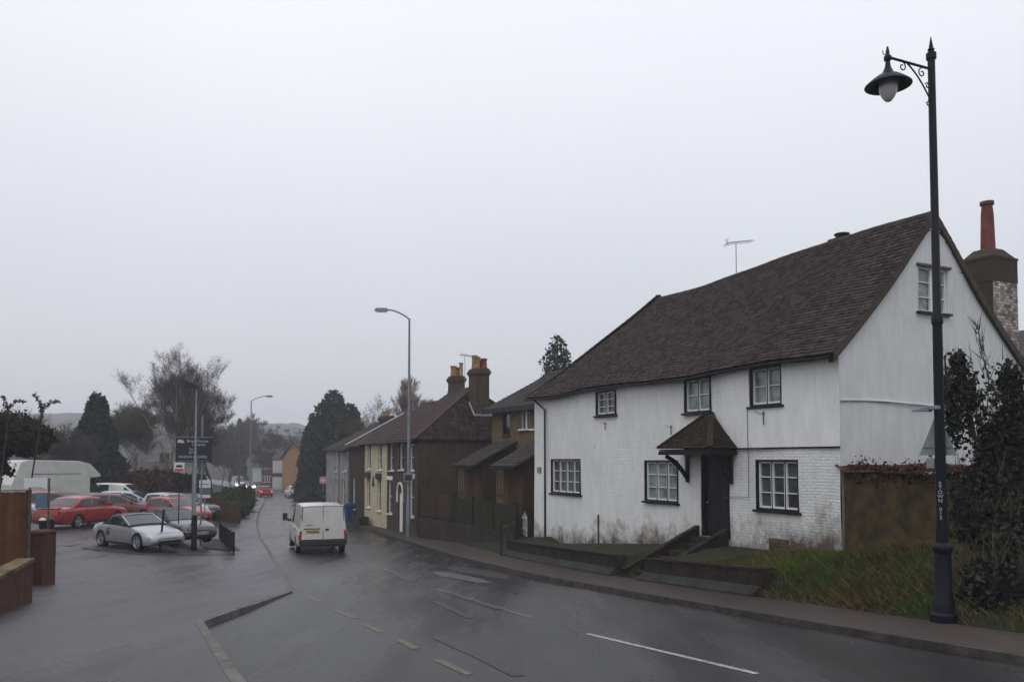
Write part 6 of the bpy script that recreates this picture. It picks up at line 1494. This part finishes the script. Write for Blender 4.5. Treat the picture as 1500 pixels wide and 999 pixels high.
def bush(loc, blobs, label, seed, material, n, size, name='bush', cat='bush', group=None, core='ivy', shoots=0, shoot_h=.6, dead=None, z=None, coremat=None):
    """blobs: (dx,dy,dz,rx,ry,rz)"""
    rg = np.random.default_rng(seed); z = T(loc[0], loc[1]) if z is None else z
    e = empty(name, (loc[0], loc[1], z), 0, label=label, cat=cat, group=group)
    mb = MB(); C = []; tot = sum(b[3]*b[4]+b[4]*b[5]+b[3]*b[5] for b in blobs)
    for b in blobs:
        core_blob(mb, b[:3], [q*.90 for q in b[3:]], seed)
        k = int(n*(b[3]*b[4]+b[4]*b[5]+b[3]*b[5])/tot); d = rg.normal(size=(k, 3)); d /= np.linalg.norm(d, axis=1)[:, None]
        nn = np.array([noise.noise(Vector(q)*2.2+Vector((seed, b[0], 0))) + .5*noise.noise(Vector(q)*6) for q in d])
        rad = rg.uniform(.80, 1.05, k) + .30*nn
        C.append(np.array(b[:3]) + d*rad[:, None]*np.array(b[3:]))
    C = np.concatenate(C)
    mb.build('dark_core', M[coremat] if coremat else M['deck'], e, smooth=60, fix=False)  # dark filler core added inside the leaves to close see-through gaps
    leaves('foliage', C, size, M[material], e)
    if dead is not None:
        leaves('dead_leaves', C[rg.integers(0, len(C), int(len(C)*dead))] + rg.normal(size=(int(len(C)*dead), 3))*size*.7, size*.8, M['ivy_dead'], e)
    if shoots:
        bi = rg.integers(0, len(blobs), shoots); B = []; D = []
        for k in bi:
            b = blobs[k]; B.append((b[0]+rg.uniform(-.8, .8)*b[3], b[1]+rg.uniform(-.8, .8)*b[4], b[2]+b[5]*.7)); D.append((rg.normal()*.25, rg.normal()*.25, rg.uniform(.5, 1)))
        blades('twig_foliage', B, D, shoot_h, .018, M['twig2'], e)
    return e
# --- grass on the bank and above the low walls
def blade_field(name, label, pts, hmin, hmax, material, w=.012, lean=.5, bias=(0, 0)):
    B = []; D = []; r = random.Random(5)
    for (x, y) in pts:
        B.append((x, y, T(x, y)-.01)); a = r.uniform(0, 6.28); l = r.uniform(hmin, hmax)
        D.append((math.cos(a)*lean*l*r.random()+bias[0]*l, math.sin(a)*lean*l*r.random()+bias[1]*l, l))
    o = blades(name, B, D, 1, w, M[material]); return tag(o, kind='stuff', label=label)
def scatter(n, fy, fd, dens=None, seed=1):
    r = random.Random(seed); out = []
    while len(out) < n:
        y = r.uniform(*fy); x = xR(y)+PW+r.uniform(*fd)
        if dens and noise.noise(Vector((x*.9, y*.9, seed)))+r.uniform(-.4, .4) < dens: continue
        out.append((x, y))
    return out
def off_house(p):
    q = Matrix.Rotation(-CA, 3, 'Z') @ (Vector((p[0], p[1], 0)) - CO)
    return not (-.05 < q.x and -.05 < q.y < LEN)
def off_steps(p):
    q = Matrix.Rotation(-CA, 3, 'Z') @ (Vector((p[0], p[1], 0)) - CO)
    return not (-2.7 < q.x < .1 and 3.7 < q.y < 5.3)
_rg = random.Random(2)
P1 = [p for p in scatter(34000, (10.5, 19.3), (.05, 4.2)) if off_house(p) and (p[0]/p[1] < .53 or _rg.random() < .12)]
blade_field('bank_grass', 'rough green grass on the bank below the garden wall', P1, .07, .20, 'blade', .015, 1.3, (-.45, -.3))
P2 = [p for p in scatter(7500, (9.5, 19.3), (-.04, 2.2), .2, 3) if off_house(p)]
blade_field('dead_grass', 'dead straw coloured grass and bracken litter on the bank', P2, .05, .20, 'straw', .016, 1.5, (-.4, -.2))
P3 = [p for p in scatter(4500, (19.3, 31.0), (.3, 4.5), .1, 7) if off_house(p) and off_steps(p)]
blade_field('weeds', 'thin weeds and moss above the low brick walls', P3, .02, .08, 'blade', .012, .8)
# --- ivy covered bushes at the right
bush((10.2, 14.9), [(-.75, .3, 2.1, .75, .8, .95), (-2.45, -2.4, -.15, .8, .7, .95), (-1.7, -2.75, -.35, 1.1, .9, 1.0), (-1.2, -2.7, .3, 1.0, .8, 1.1), (-1.35, -1.3, .25, .95, 1.3, 1.25), (-.9, .3, 1.0, 1.0, 1.2, 1.2), (1.2, .4, 1.3, 1.6, 1.5, 1.7), (.9, -2.0, .45, 1.6, 1.3, 1.5), (2.6, -1.6, .9, 1.6, 1.6, 1.8), (3.2, .8, 1.5, 1.6, 1.6, 1.8)],
     'dense dark ivy clad hedge beside the ornate lamp post', 3, 'ivy', 125000, .066, name='ivy_hedge', cat='hedge', shoots=1100, shoot_h=.6, dead=.22, z=T(9.3, 14.9)-.1)
def ivy_shoot(pb, pts, r, label, seed, n=1600, bare=0):
    n = int(n*.6)
    rg = np.random.default_rng(seed); e = empty('climbing_shoot', pb, 0, label=label, cat='shrub', group='ivy clad upright stems rising from the hedge')
    P = [Vector(p) for p in pts]; mb = MB(); mb.tube(P, [r*.16]+[r*.08]*(len(P)-1), 5); 
    C = []
    for k in range(n):
        t = rg.uniform(0, 1-bare)*(len(P)-1); i = min(int(t), len(P)-2); q = P[i].lerp(P[i+1], t-i); rr = r*(1-.75*t/(len(P)-1)); d = rg.normal(size=3)
        C.append((q.x+d[0]*rr*.5, q.y+d[1]*rr*.5, q.z+d[2]*rr*.6))
    B = []; D = []
    for k in range(60):
        t = rg.uniform(.25, 1)*(len(P)-1); i = min(int(t), len(P)-2); q = P[i].lerp(P[i+1], t-i); s_ = rg.choice([-1, 1])
        B.append((q.x+rg.normal()*r*.4, q.y+rg.normal()*r*.4, q.z)); D.append((rg.normal()*.10, rg.normal()*.08, rg.uniform(.12, .42)))
    mb.build('stem', M['bark'], e, fix=False); blades('twigs', B, D, 1.0, .022, M['twig2'], e)
    leaves('foliage', C, .06, M['ivy'], e)
def w_at(px, py, Y, o): p = at(px, py, Y); return (p.x-o[0], p.y-o[1], p.z-o[2])
o1 = (8.1, 14.6, -.6)
ivy_shoot(o1, [w_at(1425, 640, 14.6, o1), w_at(1418, 590, 14.6, o1), w_at(1408, 555, 14.6, o1), w_at(1402, 522, 14.6, o1)], .42, 'broad ivy clad stem rising nearest the lamp post', 4, 2600)
ivy_shoot(o1, [w_at(1396, 640, 14.6, o1), w_at(1392, 600, 14.6, o1), w_at(1386, 560, 14.6, o1), w_at(1384, 520, 14.6, o1)], .22, 'thin ivy stem partly hidden by the lamp post', 5, 900, .3)
o2 = (8.9, 14.9, -.6)
ivy_shoot(o2, [w_at(1500, 640, 14.6, o2), w_at(1488, 590, 14.6, o2), w_at(1478, 560, 14.6, o2), w_at(1476, 525, 14.6, o2)], .5, 'thick dark stem at the right end of the hedge', 6, 2600, .2)
ivy_shoot(o2, [w_at(1475, 640, 14.6, o2), w_at(1452, 575, 14.6, o2), w_at(1440, 520, 14.6, o2), w_at(1432, 478, 14.6, o2)], .08, 'long bare wiry shoot leaning over the gable', 7, 40, .6)
# leaf clumps on top of the garden wall
o3 = empty('wall_creeper', (9.5, 19.1, -.3), 0, label='reddish creeper trailing over the tiled top of the garden wall', cat='creeper')
Cc = []
for k in range(2600):
    u = RNG.uniform(0, 1)**1.0*6.5; v = RNG.uniform(0, 1); hh = .16*(.5+noise.noise(Vector((u*1.5, 0, 3)))) + .05
    Cc.append((-1.8+u*.96, -.35+u*.28+RNG.normal()*.1, RNG.normal()*hh - .02))
leaves('foliage', Cc, .055, M['beech'], o3)
# --- left side vegetation
bush((-20.2, 30.5), [(-3, .5, 2.3, 2.4, 1.6, 2.6), (-.6, 0, 3.2, 1.7, 1.4, 1.6), (1.1, 0, 4.1, 1.25, 1.2, .8), (2.2, 0, 3.95, .75, .9, .55), (-.8, .3, 1.4, 1.5, 1.2, 1.5)], 'large dark twiggy brown thicket behind the near garden fence', 12, 'hedge', 26000, .13, name='thicket', cat='bush', shoots=700, shoot_h=.8, dead=.2)
bs = empty('arching_shrub', (-19.6, 29.0, T(-19.6, 29.0)), 0, label='arching leafy sprays standing above the dark thicket', cat='shrub')
mb = MB(); Cc = []
for k, (pa, pb_, pc) in enumerate((((62, 605), (60, 588), (48, 577)), ((62, 600), (75, 585), (88, 588)), ((12, 612), (12, 592), (3, 580)), ((12, 600), (22, 584), (36, 588)), ((60, 620), (62, 600), (62, 592)))):
    P = [Vector(w_at(q[0], q[1], 29.0, bs.location)) for q in (pa, pb_, pc)]
    base_ = Vector((P[0].x*.8, 0, .5)); pts = [base_, P[0]] + [P[0].lerp(P[1], t).lerp(P[1].lerp(P[2], t), t) for t in (.25, .5, .75, 1)]
    mb.tube(pts, [.03, .02, .015, .012, .01, .006], 4)
    for t in np.linspace(0, 1, 60):
        q = P[0].lerp(P[1], t).lerp(P[1].lerp(P[2], t), t); Cc.append((q.x+RNG.normal()*.04, q.y+RNG.normal()*.04, q.z+RNG.normal()*.035))
mb.build('stems', M['bark'], bs, fix=False); leaves('foliage', Cc, .055, M['twig2'], bs, aspect=2.6)
cx_ = at(139, 690, 62); conifer((cx_.x, 62), at(139, 568, 62).z + 3.6, 2.5, 'pointed dark green conifer behind the big camper van', 31, n=26000, size=.2, shape=.75, base=.0, z=-3.8)
bx = at(250, 690, 66); bare_tree((bx.x, 66, -4), at(250, 548, 66).z+4, .47, 'tall bare birch, highest of the leafless trees behind the sign', 41, 'twig', 'birch', levels=5, up=.95, ntw=4, twl=.5, tww=.018, group='leafless trees behind the sales lot')
bx = at(285, 690, 70); bare_tree((bx.x, 70, -4), at(290, 566, 70).z+3.6, .62, 'purplish leafless tree just right of the tall birch', 42, 'twig', up=1.0, levels=5, ntw=4, twl=.6, tww=.022, group='leafless trees behind the sales lot')
bx = at(205, 690, 74); bare_tree((bx.x, 74, -4), at(200, 598, 74).z+3.4, .7, 'broad low leafless tree beside the pointed conifer', 43, 'twig2', 'birch', levels=5, ntw=4, twl=.6, tww=.024, group='leafless trees behind the sales lot')
bx = at(312, 690, 80); bare_tree((bx.x, 80, -4.5), at(312, 590, 80).z+4, .5, 'slender leafless tree nearest the road in the group', 44, 'twig', levels=5, ntw=4, twl=.5, tww=.024, group='leafless trees behind the sales lot')
bx = at(93, 690, 58); bare_tree((bx.x, 58, -4), at(93, 622, 58).z+3.6, 1.0, 'low leafless tree left of the pointed conifer', 45, 'twig', levels=4, ntw=10, twl=.7, tww=.03, group='leafless trees behind the sales lot')
for i, (px, Y, h_, lab) in enumerate(((338, 150, 9.5, 'misty poplar like tree behind the telegraph pole'), (355, 170, 12, 'faint tall narrow tree, farthest up the road'), (325, 135, 7, 'faint grey tree beside the far road'))):
    p = at(px, 690, Y); bare_tree((p.x, Y, -5), h_, .5, lab, 51+i, 'twig2', levels=4, ntw=9, twl=1.1, tww=.07, group='misty trees along the far road')
p = at(350, 700, 160); conifer((p.x, 160), at(352, 611, 160).z+5, 1.6, 'tall thin misty conifer above the far road', 58, n=5000, size=.4, z=-5)
# back hedges
for i, (px0, px1, Y, top, m_, lab) in enumerate(((196, 262, 58, 690, 'beech', 'russet brown beech hedge closing the back of the sales lot'), (262, 300, 55, 697, 'hedge', 'dark brown hedge behind the black company sign'), (122, 196, 61, 692, 'hedge', 'dim brown hedge behind the small white van'), (40, 122, 60, 680, 'hedge', 'dark hedge behind the camper van'))):
    a = at(px0, top, Y); b = at(px1, top, Y); z = T((a.x+b.x)/2, Y)-.2; h = a.z - z; w = (b.x-a.x)
    bush(((a.x+b.x)/2, Y), [(-w*.3, 0, h*.5, w*.27, 1.2, h*.52), (0, .3, h*.5, w*.27, 1.2, h*.52), (w*.3, 0, h*.5, w*.27, 1.2, h*.5)], lab, 60+i, m_, 7000, .16, name='hedge', cat='hedge', group='hedges at the back of the sales lot', z=z)
# low brick wall and shrubs at the corner beyond the lot
a = g(300, 752); a = Vector((-20.0, 53.0)); b = Vector((-16.9, 50.6)); 
a = at(300, 745, 52); b = at(352, 748, 52); 
lw = empty('low_wall', (a.x, 52, T(a.x, 52)), R(-2), label='low red brick wall in front of the green shrubs by the road', cat='wall')
mb = MB(); mb.box(0, b.x-a.x, -.12, .12, -.3, at(320, 736, 52).z - lw.location.z); mb.build('brickwork', M['red_brick'], lw)
mb = MB(); mb.box(-.03, b.x-a.x+.03, -.16, .16, at(320, 736, 52).z - lw.location.z + .003, at(320, 736, 52).z - lw.location.z + .06); mb.build('coping', M['red_brick'], lw)
a2 = at(268, 760, 49)
lw2 = empty('low_wall', (a2.x, 49, T(a2.x, 49)), R(20), label='short red brick wall stub behind the red hatchback', cat='wall')
mb = MB(); mb.box(0, 2.2, -.12, .12, -.3, 1.0); mb.build('brickwork', M['red_brick'], lw2)
mb = MB(); mb.box(-.03, 2.23, -.16, .16, 1.003, 1.06); mb.build('coping', M['red_brick'], lw2)
a = at(322, 740, 57); bush((a.x, 57), [(-1.2, .5, .6, 1.0, 1.4, 1.0), (0, 0, .5, 1.0, 1.2, .9), (.8, 1.0, .4, .8, 1.3, .8), (-.2, 3, .9, 1.0, 2.0, .9)], 'low bright green shrubs behind the low brick wall', 71, 'shrub', 9000, .12, group='shrubs at the road corner')
a = at(356, 735, 64); bush((a.x-1.2, 64), [(0, 0, .5, .7, 1.2, .9), (-.8, 2, .7, .9, 1.6, 1.1), (-.4, 5, .8, .8, 2, 1.1)], 'dark low shrubs at the pavement edge beyond the green ones', 72, 'hedge', 6000, .13, group='shrubs at the road corner')
# --- right of the road, far
pt_ = at(487, 720, 90); conifer((pt_.x, 90), at(478, 568, 90).z+4.8, 3.1, 'big dark evergreen at the roadside beyond the terrace, taller crown', 81, n=26000, size=.3, shape=.5, base=0, z=-4.9)
pt_ = at(512, 720, 92); conifer((pt_.x, 92), at(512, 588, 92).z+4.8, 2.6, 'second dark evergreen, shorter crown against the terrace roofs', 82, n=18000, size=.3, shape=.5, base=0, z=-4.9)
pt_ = at(460, 720, 94); conifer((pt_.x, 94), at(462, 602, 94).z+4.8, 1.9, 'low dark evergreen spreading towards the road', 83, n=12000, size=.3, shape=.5, base=0, z=-4.9)
pt_ = at(817, 600, 62); conifer((pt_.x, 62), at(817, 487, 62).z+3, 3.7, 'open layered fir showing between the infill house and cottage roof', 84, material='conifer2', n=6500, size=.17, shape=.8, base=.40, z=-3)
p = at(628, 600, 75); bare_tree((p.x, 75, -4), at(625, 584, 75).z+4, .4, 'pale orange brown bare tree tops behind the terrace roof', 91, 'twig_far', levels=5, ntw=6, twl=.5, tww=.03)
p = at(548, 620, 80); bare_tree((p.x, 80, -4), at(548, 598, 80).z+4, .8, 'sparse bare tree top behind the far terrace chimney', 92, 'twig2', levels=4, ntw=4, twl=.5, tww=.03)
for i, (px, Y, top, lab) in enumerate(((455, 88, 712, 'dark hedge on the right pavement under the evergreens'), (436, 103, 716, 'dark roadside hedge beyond the white parked car'), (405, 135, 705, 'dim hedge before the far white houses'), (492, 80, 722, 'low dark shrub beyond the pale grey terrace end'))):
    p = at(px, top, Y); z = S(Y)-.2; h = p.z-z
    bush((p.x+(.9 if i in (0, 3) else 1.6), Y), [(-.9, 0, h*.45, 1.3, 2.2, h*.55), (.9, 1, h*.5, 1.3, 2.2, h*.55)], lab, 95+i, 'ivy' if i != 1 else 'hedge', 4500, .2, name='hedge', cat='hedge', group='hedges right of the far road', z=z)
bush(at(478, 735, 70).to_2d(), [(0, 0, .5, 1.6, 3.2, .9)], 'low rounded evergreen hedge by the pavement before the pale houses', 99, 'ivy', 5000, .12, name='hedge', cat='hedge', group='hedges right of the far road', z=S(70))
# ---------------------------------------------------------------- distant houses
def far_house(px0, px1, Y, eave_y, ridge_y, label, wallm, roofm, rot, gablefront=False, depth=7, wins=()):
    a = at(px0, eave_y, Y); b = at(px1, eave_y, Y); z = S(Y)-.6; e = empty('distant_house', (a.x, Y, z), rot, label=label, cat='house', group='houses far down the road')
    w = b.x-a.x; ev = a.z-z; rg_ = at(px0, ridge_y, Y).z - z
    mb = MB()
    if gablefront:
        mb.v = [(0, 0, 0), (w, 0, 0), (w, 0, ev), (w/2, 0, rg_), (0, 0, ev), (0, depth, 0), (w, depth, 0), (w, depth, ev), (w/2, depth, rg_), (0, depth, ev)]
        mb.f = [(0, 1, 2, 3, 4), (9, 8, 7, 6, 5), (0, 4, 9, 5), (1, 6, 7, 2)]
    else: mb.box(0, w, 0, depth, 0, ev)
    mb.build('wall', wallm, e)
    mb = MB()
    if gablefront:
        for s in (0, 1):
            xa, xb = (-.3, w/2) if s == 0 else (w+.3, w/2); mb.hexa([(xa, -.3, ev-.25), (xa, depth, ev-.25), (xb, depth, rg_+.02), (xb, -.3, rg_+.02)], [(xa, -.3, ev-.07), (xa, depth, ev-.07), (xb, depth, rg_+.2), (xb, -.3, rg_+.2)])
    else: mb.hexa([(-.3, -.3, ev), (w+.3, -.3, ev), (w+.3, depth+.3, ev), (-.3, depth+.3, ev)], [(.2, depth/2-.1, rg_), (w-.2, depth/2-.1, rg_), (w-.2, depth/2+.1, rg_), (.2, depth/2+.1, rg_)])
    rf_ = mb.build('roof', roofm, e)
    mb = MB(); mb.box(w*.75, w*.75+.7, depth/2-.4, depth/2+.4, rg_-.8, rg_+.9); mb.build('chimney', M['brown_brick'], rf_)
    for (u, zz, ww, hh) in wins:
        window(e, 'x', 0, 1, (u*w-ww/2, u*w+ww/2, zz, zz+hh), 2, 1, d=-.06, sill=None)
    return e
OR = mat('orange_rendered_brick', (.27, .15, .065), .85, var=.1, vscale=1)
far_house(414, 447, 128, 670, 648, 'distant house with orange brick gable facing down the road', OR, M['tile2'], R(-8), True, 8)
WB = mat('white_bay_render', (.45, .47, .47), .7)
h1 = far_house(400, 416, 133, 672, 661, 'distant house with white two storey bay beside the orange gable', OR, M['tile2'], R(6), False, 7)
mb = MB(); mb.box(.1, 1.6, -.9, -.005, 0, 5.2); by = mb.build('bay', WB, h1); mb = MB(); mb.box(.08, 1.62, -.93, -.9, 2.6, 3.2); mb.build('band', M['tile2'], by)
for zz in (1.0, 3.7): window(by, 'x', -.9, 1, (.35, 1.35, zz, zz+1.2), 2, 1, d=-.06, sill=None)
far_house(383, 400, 150, 680, 667, 'distant brick house half hidden by a bare tree', M['red_brick'], M['tile2'], R(10), False, 7, [(.3, 1.2, 1, 1.2), (.7, 1.2, 1, 1.2), (.3, 3.6, 1, 1.1), (.7, 3.6, 1, 1.1)])
far_house(370, 382, 170, 684, 672, 'farthest pale terrace front before the wooded hill', WB, M['tile2'], R(12), False, 7, [(.3, 1.2, .9, 1.1), (.7, 3.6, .9, 1.1)])
far_house(176, 232, 82, 690, 676, 'low cottage with white windows behind the leafless trees', M['brown_brick'], M['tile3'], R(3), False, 6, [(.15, 2.3, .9, 1.2), (.32, 2.3, .6, 1.2), (.55, 2.3, .9, 1.2), (.8, 2.3, .9, 1.2)])
p = at(398, 690, 140); bare_tree((p.x, 140, -5), 8.5, .9, 'dark bare tree before the distant brick house', 101, 'twig2', levels=4, ntw=10, twl=.9, tww=.06)
# masses of far woodland (clumps of crowns), one object
Cw = []
for k in range(420):
    x = RNG.uniform(-330, 70); y = RNG.uniform(225, 430); 
    if abs(x - (-.55*y)) < 8 and y < 240: continue
    zb_ = ground_z(x, y) + (4 if y > 300 else 1); s = RNG.uniform(2.2, 5.5); m_ = 40
    d = RNG.normal(size=(m_, 3)); d /= np.linalg.norm(d, axis=1)[:, None]
    Cw.append(np.array([x, y, zb_+s*.7]) + d*np.array([s, s, s*1.1])*RNG.uniform(.6, 1, (m_, 1)))
wf = leaves('far_woodland', np.concatenate(Cw), 1.7, M['wood_far']); tag(wf, kind='stuff', label='hazy woodland across the valley')

# ================================================================ air
HZ = bpy.data.materials.new('damp_haze'); HZ.use_nodes = True; t = HZ.node_tree
for n_ in list(t.nodes):
    if n_.type == 'BSDF_PRINCIPLED': t.nodes.remove(n_)
vo = N(t, 'ShaderNodeVolumePrincipled'); vo.inputs['Color'].default_value = (.90, .92, .98, 1); vo.inputs['Density'].default_value = .00105; vo.inputs['Anisotropy'].default_value = .2
t.links.new(vo.outputs[0], [n_ for n_ in t.nodes if n_.type == 'OUTPUT_MATERIAL'][0].inputs['Volume'])
mb = MB(); mb.box(-950, 950, -70, 1250, -6.6, 62)
tag(mb.build('haze', HZ), kind='stuff', label='thin grey damp air over the whole valley')
